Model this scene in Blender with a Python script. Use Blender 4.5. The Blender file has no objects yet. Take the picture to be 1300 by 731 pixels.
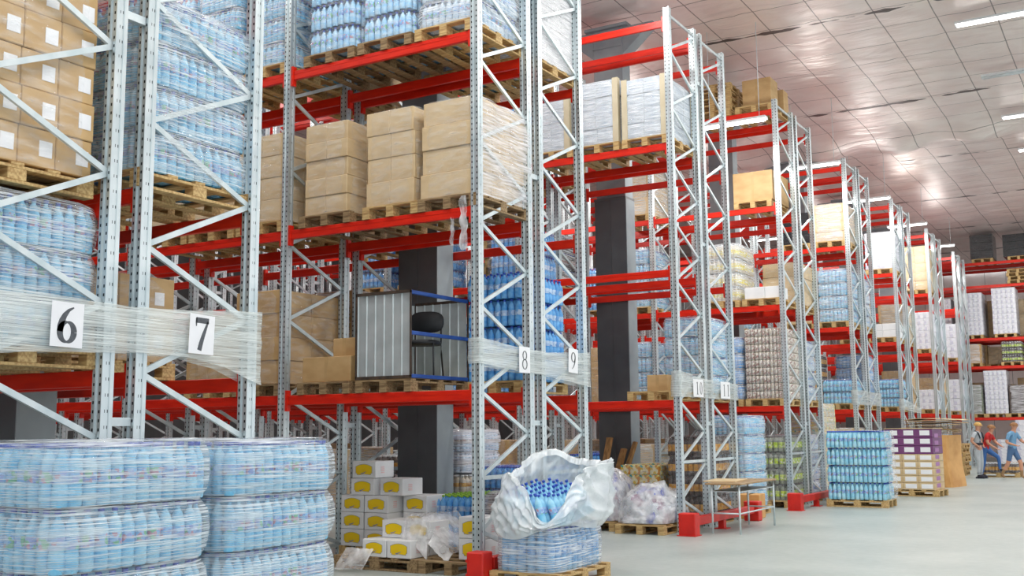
import bpy, math, random
from mathutils import Vector, Matrix, noise
rnd = random.Random(7)
LAMP_W = 175
PI = math.pi
scene = bpy.context.scene
C = scene.collection

# ------------------------------------------------------------------ materials
def nt(name):
    m = bpy.data.materials.new(name); m.use_nodes = True
    t = m.node_tree; t.nodes.clear()
    out = t.nodes.new('ShaderNodeOutputMaterial')
    return m, t, out
def node(t, kind, **kw):
    n = t.nodes.new(kind)
    for k, v in kw.items():
        if k.startswith('i_'): n.inputs[k[2:].replace('_', ' ')].default_value = v
        else: setattr(n, k, v)
    return n
def lin(c):
    return tuple(((x/12.92) if x <= .04045 else ((x+.055)/1.055)**2.4) for x in c)
def rgb(r, g, b): return lin((r/255, g/255, b/255)) + (1,)
def noise_col(t, c1, c2, scale, vec=(1,1,1), detail=3, lo=.35, hi=.65):
    tc = node(t, 'ShaderNodeTexCoord'); mp = node(t, 'ShaderNodeMapping'); mp.inputs['Scale'].default_value = vec
    t.links.new(tc.outputs['Object'], mp.inputs['Vector'])
    nz = node(t, 'ShaderNodeTexNoise'); nz.inputs['Scale'].default_value = scale; nz.inputs['Detail'].default_value = detail
    t.links.new(mp.outputs[0], nz.inputs['Vector'])
    cr = node(t, 'ShaderNodeValToRGB')
    cr.color_ramp.elements[0].position = lo; cr.color_ramp.elements[1].position = hi
    cr.color_ramp.elements[0].color = c1; cr.color_ramp.elements[1].color = c2
    t.links.new(nz.outputs['Fac'], cr.inputs['Fac'])
    return nz, cr, mp
def plain(name, c, rough=.5, metal=0, c2=None, scale=8, vec=(1,1,1), bump=0, spec=.5, coat=0, trans=0):
    m, t, out = nt(name)
    p = node(t, 'ShaderNodeBsdfPrincipled'); p.inputs['Roughness'].default_value = rough; p.inputs['Metallic'].default_value = metal
    p.inputs['Specular IOR Level'].default_value = spec; p.inputs['Coat Weight'].default_value = coat
    p.inputs['Transmission Weight'].default_value = trans
    nz, cr, mp = noise_col(t, c, c2 or tuple(x*.88 for x in c[:3])+(1,), scale, vec)
    t.links.new(cr.outputs[0], p.inputs['Base Color'])
    if bump:
        b = node(t, 'ShaderNodeBump'); b.inputs['Strength'].default_value = bump; b.inputs['Distance'].default_value = .02
        t.links.new(nz.outputs['Fac'], b.inputs['Height']); t.links.new(b.outputs[0], p.inputs['Normal'])
    t.links.new(p.outputs[0], out.inputs[0])
    return m
def film(name, a0, a1, color=(.92,.95,.97,1), vec=(1.5,1.5,38), rough=.16, lo=.38, hi=.66, scale=2.2, bump=.5, extra=True):
    """thin plastic film: see-through with streaks of folds and stretch, plus white sheen put into the opacity"""
    m, t, out = nt(name)
    p = node(t, 'ShaderNodeBsdfPrincipled'); p.inputs['Base Color'].default_value = color
    p.inputs['Roughness'].default_value = rough; p.inputs['Specular IOR Level'].default_value = .7
    nz, cr, mp = noise_col(t, (a0,)*3+(1,), (a1,)*3+(1,), scale, vec, 5, lo, hi)  # white streaks in the opacity also stand in for glints on the film
    tr = node(t, 'ShaderNodeBsdfTransparent'); mx = node(t, 'ShaderNodeMixShader')
    nz2 = node(t, 'ShaderNodeTexNoise'); nz2.inputs['Scale'].default_value = 5.; nz2.inputs['Detail'].default_value = 4
    tc = node(t, 'ShaderNodeTexCoord'); t.links.new(tc.outputs['Object'], nz2.inputs['Vector'])
    ad = node(t, 'ShaderNodeMath', operation='ADD'); t.links.new(nz.outputs['Fac'], ad.inputs[0]); t.links.new(nz2.outputs['Fac'], ad.inputs[1])
    b = node(t, 'ShaderNodeBump'); b.inputs['Strength'].default_value = bump; b.inputs['Distance'].default_value = .03
    t.links.new(ad.outputs[0], b.inputs['Height']); t.links.new(b.outputs[0], p.inputs['Normal'])
    t.links.new(cr.outputs[0], mx.inputs['Fac'])
    t.links.new(tr.outputs[0], mx.inputs[1]); t.links.new(p.outputs[0], mx.inputs[2]); t.links.new(mx.outputs[0], out.inputs[0])
    return m
def emit(name, c, s):
    m, t, out = nt(name); e = node(t, 'ShaderNodeEmission'); e.inputs[0].default_value = c; e.inputs[1].default_value = s
    t.links.new(e.outputs[0], out.inputs[0]); return m

M = {}
M['red'] = plain('red_paint', rgb(232,42,14), .38, 0, rgb(214,30,10), 3, (1,1,6))
M['red2'] = plain('red_guard_paint', rgb(222,38,24), .45, 0, rgb(196,26,16), 4)
def holed_steel():
    m, t, out = nt('galvanised_perforated_steel')
    p = node(t, 'ShaderNodeBsdfPrincipled'); p.inputs['Metallic'].default_value = .6; p.inputs['Roughness'].default_value = .34
    nz, cr, mp = noise_col(t, rgb(196,208,212), rgb(222,230,232), 5, (1,1,.6))
    tc = node(t, 'ShaderNodeTexCoord'); sx = node(t, 'ShaderNodeSeparateXYZ'); t.links.new(tc.outputs['Object'], sx.inputs[0])
    def mth(op, a, b=None):
        n = node(t, 'ShaderNodeMath', operation=op)
        for i, v in enumerate((a, b)):
            if v is None: continue
            if isinstance(v, (int, float)): n.inputs[i].default_value = v
            else: t.links.new(v, n.inputs[i])
        return n.outputs[0]
    # slots punched every 50 mm in the profile, three columns round the post
    zz = mth('LESS_THAN', mth('ABSOLUTE', mth('SUBTRACT', mth('FRACT', mth('MULTIPLY', sx.outputs[2], 16.)), .5)), .17)
    xx = mth('LESS_THAN', mth('ABSOLUTE', mth('SUBTRACT', mth('ABSOLUTE', sx.outputs[0]), .032)), .0075)
    yy = mth('LESS_THAN', mth('ABSOLUTE', mth('SUBTRACT', mth('ABSOLUTE', sx.outputs[1]), .012)), .0035)
    zz2 = mth('LESS_THAN', mth('ABSOLUTE', mth('SUBTRACT', mth('FRACT', mth('MULTIPLY', sx.outputs[2], 9.)), .5)), .1)
    ge = node(t, 'ShaderNodeNewGeometry'); gx = node(t, 'ShaderNodeSeparateXYZ'); t.links.new(ge.outputs['Normal'], gx.inputs[0])
    fy = mth('GREATER_THAN', mth('ABSOLUTE', gx.outputs[1]), .6)
    fx = mth('GREATER_THAN', mth('ABSOLUTE', gx.outputs[0]), .6)
    f = mth('MAXIMUM', mth('MULTIPLY', mth('MULTIPLY', zz, xx), fy), mth('MULTIPLY', mth('MULTIPLY', zz2, yy), fx))
    mc = node(t, 'ShaderNodeMixRGB'); t.links.new(f, mc.inputs[0]); t.links.new(cr.outputs[0], mc.inputs[1]); mc.inputs[2].default_value = rgb(45,55,60)
    t.links.new(mc.outputs[0], p.inputs['Base Color']); t.links.new(p.outputs[0], out.inputs[0])
    return m
M['post'] = holed_steel()
M['steel'] = plain('galvanised_steel', rgb(198,212,216), .4, .35, rgb(222,230,232), 6)
M['wood'] = plain('pallet_wood', rgb(214,184,128), .7, 0, rgb(172,136,86), 6, (1,8,8), .2)
M['wood_dark'] = plain('old_pallet_wood', rgb(168,142,104), .75, 0, rgb(120,96,66), 6, (1,8,8), .2)
M['plank'] = plain('rough_plank', rgb(178,138,88), .75, 0, rgb(134,98,58), 5, (6,6,1), .2)
M['carton'] = plain('brown_cardboard', rgb(206,172,122), .62, 0, rgb(188,152,102), 3, (1,1,2))
M['carton_l'] = plain('pale_cardboard', rgb(222,198,158), .6, 0, rgb(206,180,138), 3, (1,1,2))
M['carton_o'] = plain('orange_cardboard', rgb(222,170,104), .6, 0, rgb(204,148,84), 3)
M['white_box'] = plain('white_board', rgb(240,241,242), .5, 0, rgb(230,232,234), 4)
M['yellow'] = plain('yellow_print', rgb(250,214,10), .5, 0, rgb(244,204,8), 4)
M['grey_print'] = plain('grey_print', rgb(150,152,168), .5)
M['pink_print'] = plain('faint_pink_print', rgb(244,206,206), .5)
M['mauve'] = plain('mauve_print', rgb(178,124,180), .5)
M['board_pale'] = plain('pale_board', rgb(208,198,172), .6, 0, rgb(196,184,156), 4)
M['table_wood'] = plain('worn_table_board', rgb(176,146,104), .5, 0, rgb(150,120,84), 5, (8,1,1))
M['pack_blue'] = plain('pale_pack', rgb(178,190,204), .4, 0, rgb(206,214,222), 7)
M['purple'] = plain('purple_board', rgb(126,72,122), .45, 0, rgb(112,60,112), 4)
M['paper'] = plain('white_paper', rgb(246,247,250), .55, 0, rgb(240,241,245), 5)
M['ink'] = plain('grey_ink', rgb(92,96,102), .6, 0, rgb(74,78,84), 30, (1,1,4))
M['sheet_dark'] = plain('dark_cladding', rgb(98,101,104), .4, .2, rgb(86,89,92), 2)
M['concrete_col'] = plain('grey_column', rgb(150,158,162), .55, .1, rgb(132,140,146), 2)
M['corr'] = plain('corrugated_zinc', rgb(186,197,199), .42, .3, rgb(204,213,215), 4)
M['rust'] = plain('rusty_frame', rgb(92,76,64), .6, .3, rgb(66,58,52), 12)
M['blue_paint'] = plain('blue_tube_paint', rgb(52,92,172), .4, 0, rgb(40,76,150), 6)
M['black'] = plain('black_plastic', rgb(36,38,42), .45, 0, rgb(28,30,34), 6)
M['blackwrap'] = plain('black_stretch_film', rgb(40,44,49), .25, 0, rgb(24,27,31), 4, (1,1,9), .6, .8)
M['cap_blue'] = plain('blue_cap', rgb(44,84,190), .3)
M['cap_white'] = plain('white_cap', rgb(232,236,240), .35)
M['cap_green'] = plain('green_cap', rgb(150,200,50), .35)
M['tube_off'] = plain('lamp_housing', rgb(236,240,242), .4)
M['lit'] = emit('lit_tube', (1,1,.97,1), 9.)
def water(name, c, c2, trans=.0):
    m, t, out = nt(name)
    p = node(t, 'ShaderNodeBsdfPrincipled'); p.inputs['Roughness'].default_value = .12; p.inputs['Specular IOR Level'].default_value = .8
    p.inputs['Transmission Weight'].default_value = trans; p.inputs['IOR'].default_value = 1.25
    nz, cr, mp = noise_col(t, c, c2, 9, (1,1,1.5), 2, .35, .65)
    t.links.new(cr.outputs[0], p.inputs['Base Color']); t.links.new(p.outputs[0], out.inputs[0]); return m
M['water'] = water('clear_water_bottle', rgb(120,198,238), rgb(172,224,248))
M['water_blue'] = water('blue_water_bottle', rgb(78,156,228), rgb(126,190,242))
M['water_soft'] = water('soft_blue_water_bottle', rgb(150,204,240), rgb(196,226,246))
M['water_mid'] = water('mid_blue_water_bottle', rgb(96,160,214), rgb(140,192,232))
M['water_aqua'] = water('aqua_water_bottle', rgb(140,206,232), rgb(184,229,244))
M['water_pale'] = water('pale_water_bottle', rgb(192,216,238), rgb(220,234,246))
M['cola'] = water('dark_drink_bottle', rgb(70,58,56), rgb(104,92,86))
M['beige_drink'] = water('beige_drink_bottle', rgb(196,184,160), rgb(222,212,196))
M['green_drink'] = water('green_drink_bottle', rgb(120,128,110), rgb(150,156,140))
def label_mat(name, cols, scale):
    m, t, out = nt(name)
    p = node(t, 'ShaderNodeBsdfPrincipled'); p.inputs['Roughness'].default_value = .35
    tc = node(t, 'ShaderNodeTexCoord'); v = node(t, 'ShaderNodeTexVoronoi'); v.inputs['Scale'].default_value = scale
    t.links.new(tc.outputs['Object'], v.inputs['Vector']); s = node(t, 'ShaderNodeSeparateColor'); t.links.new(v.outputs['Color'], s.inputs[0])
    cr = node(t, 'ShaderNodeValToRGB'); cr.color_ramp.interpolation = 'CONSTANT'
    while len(cr.color_ramp.elements) < len(cols): cr.color_ramp.elements.new(.5)
    for i, c in enumerate(cols): cr.color_ramp.elements[i].position = i/len(cols); cr.color_ramp.elements[i].color = c
    t.links.new(s.outputs[0], cr.inputs[0]); t.links.new(cr.outputs[0], p.inputs['Base Color']); t.links.new(p.outputs[0], out.inputs[0]); return m
M['lab_water'] = label_mat('water_label', [rgb(150,190,232), rgb(116,146,214), rgb(176,206,240), rgb(130,190,236), rgb(130,196,160), rgb(168,204,240), rgb(150,170,226), rgb(140,190,236), rgb(200,150,170)], 40)
M['lab_blue'] = label_mat('blue_label', [rgb(170,200,236), rgb(120,170,226), rgb(200,220,244)], 26)
M['lab_green'] = label_mat('lime_label', [rgb(176,204,40), rgb(206,222,70), rgb(150,180,40), rgb(226,226,200)], 30)
M['lab_yellow'] = label_mat('yellow_label', [rgb(226,206,60), rgb(240,224,90), rgb(236,236,220)], 26)
M['lab_orange'] = label_mat('amber_label', [rgb(216,158,46), rgb(228,176,70), rgb(200,140,40)], 26)
M['lab_can'] = label_mat('can_print', [rgb(206,196,176), rgb(222,216,206), rgb(176,150,140), rgb(196,190,184), rgb(232,228,220), rgb(160,120,116)], 34)
M['lab_red'] = label_mat('red_label', [rgb(190,120,110), rgb(214,196,178), rgb(176,104,96), rgb(220,214,200)], 34)
M['pattern_white'] = label_mat('white_pack_print', [rgb(226,226,234), rgb(236,236,242), rgb(206,204,222), rgb(230,230,238), rgb(216,214,228)], 9)
M['pattern_can'] = label_mat('yellow_teal_print', [rgb(228,196,70), rgb(240,222,120), rgb(70,170,170), rgb(216,150,60), rgb(240,236,200)], 22)
M['rag'] = label_mat('mixed_bottles_print', [rgb(196,202,212), rgb(214,220,230), rgb(60,80,190), rgb(206,210,218), rgb(226,230,238), rgb(190,196,206), rgb(140,90,130), rgb(210,216,226), rgb(180,188,202)], 7)
M['wrap'] = film('stretch_wrap', .14, .82, (.90,.95,.99,1), (1.4,1.4,34), .12, .44, .64, 2.4, .5)
M['wrap_near'] = film('stretch_wrap_streaky', .12, .90, (.90,.96,1,1), (1.3,1.3,58), .08, .43, .66, 2.8, .55)
M['wrap_clear'] = film('clear_wrap', .06, .34, vec=(2.5,2.5,9), lo=.42, hi=.78, rough=.06, bump=.9)
M['wrap_silver'] = film('silvery_wrap', .16, .78, (.9,.89,.93,1), (1.2,1.2,20), .08, .38, .68, 2.5, .45)
M['film_sign'] = film('sign_film', .22, .74, (.86,.92,.90,1), (1,1.1,75), .2, .34, .66, 2, .4)
M['bag'] = film('plastic_bag', .46, .84, (.90,.95,.97,1), (1,1,1.4), .16, .3, .7, 2.2, .7)
M['bag_thin'] = film('thin_plastic', .26, .74, (.92,.94,.96,1), (2,2,2), .12, .38, .66, 3, 1.)
M['skin'] = plain('skin', rgb(206,150,122), .5); M['hair'] = plain('brown_hair', rgb(150,104,60), .6)
M['cap_y'] = plain('tan_cap', rgb(206,164,92), .6)
M['grey_cloth'] = plain('light_grey_cloth', rgb(190,196,202), .8); M['dark_cloth'] = plain('dark_cloth', rgb(44,46,58), .8)
M['red_cloth'] = plain('red_cloth', rgb(196,36,36), .8); M['jeans'] = plain('blue_denim', rgb(66,112,176), .8)
M['blue_cloth'] = plain('light_blue_cloth', rgb(120,168,206), .8); M['shorts'] = plain('slate_blue_shorts', rgb(84,116,158), .8)
M['tan'] = plain('tan_boots', rgb(160,126,90), .7); M['white_cloth'] = plain('white_cloth', rgb(224,226,228), .8)

def floor_mat():
    m, t, out = nt('sealed_concrete')
    p = node(t, 'ShaderNodeBsdfPrincipled'); p.inputs['Roughness'].default_value = .34; p.inputs['Specular IOR Level'].default_value = .45
    nz, cr, mp = noise_col(t, rgb(164,175,172), rgb(186,194,190), .7, (1,1,1), 8, .3, .7)
    nz2 = node(t, 'ShaderNodeTexNoise'); nz2.inputs['Scale'].default_value = 9; nz2.inputs['Detail'].default_value = 6; t.links.new(mp.outputs[0], nz2.inputs['Vector'])
    mr = node(t, 'ShaderNodeMapRange'); mr.inputs[3].default_value = .25; mr.inputs[4].default_value = .5
    t.links.new(nz2.outputs[0], mr.inputs[0]); t.links.new(mr.outputs[0], p.inputs['Roughness'])
    t.links.new(cr.outputs[0], p.inputs['Base Color']); t.links.new(p.outputs[0], out.inputs[0]); return m
def foil_mat():
    m, t, out = nt('foil_insulation')
    p = node(t, 'ShaderNodeBsdfPrincipled'); p.inputs['Metallic'].default_value = .45; p.inputs['Roughness'].default_value = .36
    tc = node(t, 'ShaderNodeTexCoord'); sx = node(t, 'ShaderNodeSeparateXYZ'); t.links.new(tc.outputs['Object'], sx.inputs[0])
    nz, cr, mp = noise_col(t, rgb(240,225,221), rgb(250,240,236), 1.2, (1,1,1), 4)
    def mth(op, a, b=None):
        n = node(t, 'ShaderNodeMath', operation=op)
        for i, v in enumerate((a, b)):
            if v is None: continue
            if isinstance(v, (int, float)): n.inputs[i].default_value = v
            else: t.links.new(v, n.inputs[i])
        return n.outputs[0]
    wob = node(t, 'ShaderNodeTexNoise'); wob.inputs['Scale'].default_value = 1.7; t.links.new(tc.outputs['Object'], wob.inputs['Vector'])
    wo = mth('MULTIPLY', mth('SUBTRACT', wob.outputs['Fac'], .5), .22)
    fx = mth('FRACT', mth('ADD', sx.outputs[0], 30.58)); gx = mth('LESS_THAN', mth('ABSOLUTE', mth('SUBTRACT', fx, .5)), .011)
    fy = mth('FRACT', mth('ADD', mth('MULTIPLY', sx.outputs[1], .9524), wo)); gy = mth('LESS_THAN', mth('ABSOLUTE', mth('SUBTRACT', fy, .5)), .012)
    # every sixth joint across has opened to a wider dark gap
    fz = mth('FRACT', mth('ADD', mth('MULTIPLY', sx.outputs[1], .1587), .23)); gap = mth('LESS_THAN', mth('ABSOLUTE', mth('SUBTRACT', fz, .5)), mth('MULTIPLY', mth('MAXIMUM', mth('SUBTRACT', wob.outputs['Fac'], .42), 0.), .07))
    seam = mth('MAXIMUM', mth('MULTIPLY', mth('MAXIMUM', gx, gy), .75), gap)
    mc = node(t, 'ShaderNodeMixRGB'); t.links.new(seam, mc.inputs[0]); t.links.new(cr.outputs[0], mc.inputs[1]); mc.inputs[2].default_value = rgb(96,86,84)
    t.links.new(mc.outputs[0], p.inputs['Base Color'])
    n2 = node(t, 'ShaderNodeTexNoise'); n2.inputs['Scale'].default_value = 1.; n2.inputs['Detail'].default_value = 7; n2.inputs['Distortion'].default_value = .6
    mp2 = node(t, 'ShaderNodeMapping'); mp2.inputs['Scale'].default_value = (.7, 2.2, 1); t.links.new(tc.outputs['Object'], mp2.inputs[0]); t.links.new(mp2.outputs[0], n2.inputs['Vector'])
    b = node(t, 'ShaderNodeBump'); b.inputs['Strength'].default_value = .55; b.inputs['Distance'].default_value = .12
    t.links.new(n2.outputs['Fac'], b.inputs['Height']); t.links.new(b.outputs[0], p.inputs['Normal'])
    t.links.new(p.outputs[0], out.inputs[0]); return m
M['floor'] = floor_mat(); M['foil'] = foil_mat()
M['wall'] = plain('grey_wall', rgb(120,120,122), .7, 0, rgb(104,104,106), 1)

# ------------------------------------------------------------------ mesh helpers
class MB:
    def __init__(s): s.v = []; s.f = []; s.mi = []; s.sm = []
    def add(s, vs, fs, mi=0, smooth=False):
        o = len(s.v); s.v += [tuple(v) for v in vs]
        for f in fs: s.f.append(tuple(i+o for i in f)); s.mi.append(mi); s.sm.append(smooth)
    def box(s, cx, cy, cz, sx, sy, sz, mi=0, rot=None, bev=0):
        hx, hy, hz = sx/2, sy/2, sz/2
        if bev <= 0:
            vs = [(x, y, z) for x in (-hx, hx) for y in (-hy, hy) for z in (-hz, hz)]
            fs = [(0,1,3,2), (4,6,7,5), (0,4,5,1), (2,3,7,6), (0,2,6,4), (1,5,7,3)]
        else:
            b = min(bev, hx*.45, hy*.45, hz*.45); vs = []; idx = {}
            for a in (-1, 1):
                for c in (-1, 1):
                    for d in (-1, 1):
                        for k in range(3):
                            p = [a*(hx-b), c*(hy-b), d*(hz-b)]
                            p[k] = (a*hx, c*hy, d*hz)[k]
                            idx[(a, c, d, k)] = len(vs); vs.append(tuple(p))
            fs = []
            for k in range(3):
                for sg in (-1, 1):
                    q = []
                    for (u, w) in ((-1,-1), (1,-1), (1,1), (-1,1)):
                        t = [u, w]; t.insert(k, sg); q.append(idx[(t[0], t[1], t[2], k)])
                    fs.append(tuple(q if (sg > 0) != (k == 1) else q[::-1]))
            for k in range(3):
                o1, o2 = [j for j in range(3) if j != k]
                for u in (-1, 1):
                    for w in (-1, 1):
                        a = [0,0,0]; a[k] = -1; a[o1] = u; a[o2] = w; c2 = list(a); c2[k] = 1
                        fs.append((idx[tuple(a)+(o1,)], idx[tuple(c2)+(o1,)], idx[tuple(c2)+(o2,)], idx[tuple(a)+(o2,)]))
            for a in (-1, 1):
                for c in (-1, 1):
                    for d in (-1, 1): fs.append(tuple(idx[(a, c, d, k)] for k in range(3)))
        if rot is not None: vs = [rot @ Vector(v) for v in vs]
        s.add([(v[0]+cx, v[1]+cy, v[2]+cz) for v in vs], fs, mi)
    def bar(s, a, b, w, h, mi=0, up=(0,0,1)):
        a = Vector(a); b = Vector(b); d = (b-a); L = d.length; d.normalize()
        u = Vector(up); x = d.cross(u)
        if x.length < 1e-3: x = d.cross(Vector((1,0,0)))
        x.normalize(); u = x.cross(d); R = Matrix((x, d, u)).transposed(); c = (a+b)/2
        s.box(c.x, c.y, c.z, w, L, h, mi, R)
    def tube(s, pts, r, n=8, mi=0, rs=None):
        pts = [Vector(p) for p in pts]; rings = []
        for i, p in enumerate(pts):
            d = (pts[min(i+1, len(pts)-1)] - pts[max(i-1, 0)]).normalized()
            x = d.cross(Vector((0,0,1)))
            if x.length < 1e-3: x = Vector((1,0,0))
            x.normalize(); y = d.cross(x); rr = rs[i] if rs else r
            rings.append([p + x*rr*math.cos(2*PI*k/n) + y*rr*math.sin(2*PI*k/n) for k in range(n)])
        s.loft(rings, mi, True, True, True)
    def loft(s, rings, mi=0, closed=True, cap0=False, cap1=False, smooth=True):
        n = len(rings[0]); vs = [p for r in rings for p in r]; fs = []
        for i in range(len(rings)-1):
            for k in range(n if closed else n-1):
                k2 = (k+1) % n; fs.append((i*n+k, i*n+k2, (i+1)*n+k2, (i+1)*n+k))
        if cap0: fs.append(tuple(range(n))[::-1])
        if cap1: fs.append(tuple((len(rings)-1)*n+k for k in range(n)))
        s.add(vs, fs, mi, smooth)
    def lathe(s, cx, cy, cz, prof, n=8, mis=None, rot=None):
        vs = []; fs = []
        for r, z in prof:
            for k in range(n): vs.append((r*math.cos(2*PI*(k+.5)/n), r*math.sin(2*PI*(k+.5)/n), z))
        if rot is not None: vs = [rot @ Vector(v) for v in vs]
        o = len(s.v); s.v += [(v[0]+cx, v[1]+cy, v[2]+cz) for v in vs]
        for i in range(len(prof)-1):
            for k in range(n):
                k2 = (k+1) % n; s.f.append((o+i*n+k, o+i*n+k2, o+(i+1)*n+k2, o+(i+1)*n+k)); s.mi.append(mis[i] if mis else 0); s.sm.append(True)
        s.f.append(tuple(o+(len(prof)-1)*n+k for k in range(n))); s.mi.append(mis[-1] if mis else 0); s.sm.append(False)
    def prism(s, poly, z0, z1, mi=0):
        n = len(poly); vs = [(x, y, z0) for x, y in poly] + [(x, y, z1) for x, y in poly]
        fs = [(i, (i+1) % n, n+(i+1) % n, n+i) for i in range(n)] + [tuple(range(n))[::-1], tuple(range(n, 2*n))]
        s.add(vs, fs, mi)
    def mesh(s, name, mats):
        me = bpy.data.meshes.new(name); me.from_pydata(s.v, [], s.f)
        for m in (mats if isinstance(mats, (list, tuple)) else [mats]): me.materials.append(M[m] if isinstance(m, str) else m)
        me.polygons.foreach_set('material_index', s.mi); me.polygons.foreach_set('use_smooth', s.sm)
        me.update(); return me
def ob(name, me, parent=None, loc=(0,0,0), rot=None):
    o = bpy.data.objects.new(name, me); C.objects.link(o)
    if parent is not None: o.parent = parent
    o.location = loc
    if rot is not None: o.rotation_euler = rot
    return o
def empty(name, loc=(0,0,0), rz=0, parent=None):
    o = bpy.data.objects.new(name, None); C.objects.link(o); o.location = loc; o.rotation_euler = (0,0,rz)
    o.empty_display_size = .1
    if parent is not None: o.parent = parent
    return o
def tag(o, label, cat, group=None, kind=None):
    if label: o['label'] = label
    if cat: o['category'] = cat
    if group: o['group'] = group
    if kind: o['kind'] = kind
    return o
def struct(name, me, loc=(0,0,0)):
    o = ob(name, me, None, loc); o['kind'] = 'structure'; return o
def copy_tree(o, parent=None):
    c = o.copy(); C.objects.link(c)
    if parent is not None: c.parent = parent
    for ch in list(KIDS.get(o.name, ())): copy_tree(ch, c)
    return c
KIDS = {}
CACHE = {}
def cached(key, fn):
    if key not in CACHE: CACHE[key] = fn()
    return CACHE[key]

# ------------------------------------------------------------------ layout (metres; origin on the floor under the camera)
X0 = -6.296; D_ = 1.107; G_ = .284
PY = {6: 3.90, 8: 9.87, 10: 15.59, 12: 21.32, 14: 27.08, 16: 32.76, 18: 38.51, 20: 44.25}
def rowY(r): return PY[r - r % 2] + (D_ + G_ if r % 2 else 0)
LV = {1: 2.009, 2: 4.042, 3: 6.078, 4: 8.111}
LV6 = {1: 2.009, 2: 3.21, 3: 5.6, 4: 7.7}
LV7 = {1: 2.009, 2: 3.37, 3: 5.6, 4: 7.7}
HT = 8.31; BAY = 2.8
def level(r, l): return (LV6 if r == 6 else LV7 if r == 7 else LV)[l] if l else 0
def slotX(bay, i): return X0 - .43 - .853*i - bay*BAY

NICK = {6: 'rack 6', 7: 'rack 7', 8: 'rack 8', 9: 'rack 9', 10: 'rack 10', 11: 'rack 11',
        12: 'fourth rack pair front', 13: 'fourth rack pair rear', 14: 'fifth rack pair front', 15: 'fifth rack pair rear',
        16: 'sixth rack pair front', 17: 'sixth rack pair rear', 18: 'seventh rack pair front', 19: 'seventh rack pair rear',
        20: 'eighth rack pair front', 21: 'eighth rack pair rear'}
LVN = {0: 'floor', 1: 'first shelf', 2: 'second shelf', 3: 'third shelf', 4: 'top shelf'}
ORD = ['first', 'second', 'third', 'fourth', 'fifth', 'sixth', 'seventh', 'eighth', 'ninth', 'tenth', 'eleventh', 'twelfth']
def where(r, l, bay, i):
    k = bay*3 + i
    return f"{NICK[r]}, {LVN[l]}, " + ('at aisle end' if k == 0 else f"{ORD[k]} from aisle")

# ------------------------------------------------------------------ setting
def build_setting():
    b = MB(); b.box(-9, 27, -.1, 46, 66, .2); struct('floor', b.mesh('floor', 'floor'))
    # foil ceiling: sheets sagging between their joints, with one long billow
    b = MB(); xs = [-32 + .25*i for i in range(181)]; ys = [-6 + .2625*i for i in range(251)]
    vs = []
    for y in ys:
        for x in xs:
            cx = abs(math.sin(PI*(x+30.08))); cy = abs(math.sin(PI*(y*.9524-.5)))
            z = 9.5 - .028*cx**.6*cy**.6 + .05*noise.noise(Vector((x*.35, y*.5, 0)))
            e = y - (30.6 + .18*math.sin(x*1.9))
            z -= .34*math.exp(-(e/.75)**2)*(.75 + .25*math.sin(x*3.1)) if -11 < x else 0
            vs.append((x, y, z))
    n = len(xs); fs = [(j*n+i, (j+1)*n+i, (j+1)*n+i+1, j*n+i+1) for j in range(len(ys)-1) for i in range(n-1)]
    b.add(vs, fs, 0, True); struct('ceiling', b.mesh('ceiling', 'foil'))
    b = MB(); b.box(-9, 60.1, 4.9, 46, .2, 9.8); struct('wall_back', b.mesh('wall_back', 'foil'))
    b = MB(); b.box(-32.1, 27, 4.9, .2, 66, 9.8); struct('wall_left', b.mesh('wall_left', 'wall'))
    b = MB(); b.box(-21, -6.1, 4.9, 22, .2, 9.8); struct('wall_light_block', b.mesh('wall_light_block', 'wall'))  # unseen wall, added to block background light from behind the racks
    names = ['standing inside rack 7', 'standing behind rack 8 in rack 9', 'between rack 11 and the next aisle', 'behind the fourth rack pair', 'behind the fifth rack pair', 'behind the sixth rack pair', 'behind the seventh rack pair']
    for k in range(7):
        y = 5.71 + 6.22*k + .19
        root = empty('building_column', (-8.59, y, 0)); tag(root, 'dark grey clad building column ' + names[k], 'column', 'building columns')
        b = MB(); b.box(0, 0, 2.94, .64, .38, 5.88); b.box(0, 0, 5.9, .66, .40, .05); b.box(0, -.193, 3, .02, .01, 5.8)
        ob('cladding', b.mesh('cladding', 'sheet_dark'), root)
        b = MB(); b.box(.328, 0, 2.94, .012, .384, 5.88); ob('side_plate', b.mesh('side_plate', 'concrete_col'), root)
        b = MB(); b.box(0, -.15, 7.6, .58, .03, 3.4); b.box(0, .15, 7.6, .58, .03, 3.4); b.box(0, 0, 7.6, .03, .3, 3.4); b.box(.3, 0, 7.6, .03, .34, 3.4)
        for z in (7.9, 8.5, 8.9): b.box(0, 0, z, .62, .36, .03)
        ob('steel_column', b.mesh('steel_column', 'concrete_col'), root)
        b = MB(); b.box(0, 0, 9.28, .9, .5, .06)
        for s in (-1, 1):
            b.add([(s*.3,-.15,8.7), (s*.3,.15,8.7), (s*.3,-.15,9.25), (s*.3,.15,9.25), (s*.95,-.15,9.25), (s*.95,.15,9.25)],
                  [(0,2,4), (1,5,3), (0,4,5,1), (2,3,5,4), (0,1,3,2)])
        ob('capital', b.mesh('capital', 'concrete_col'), root)

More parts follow.
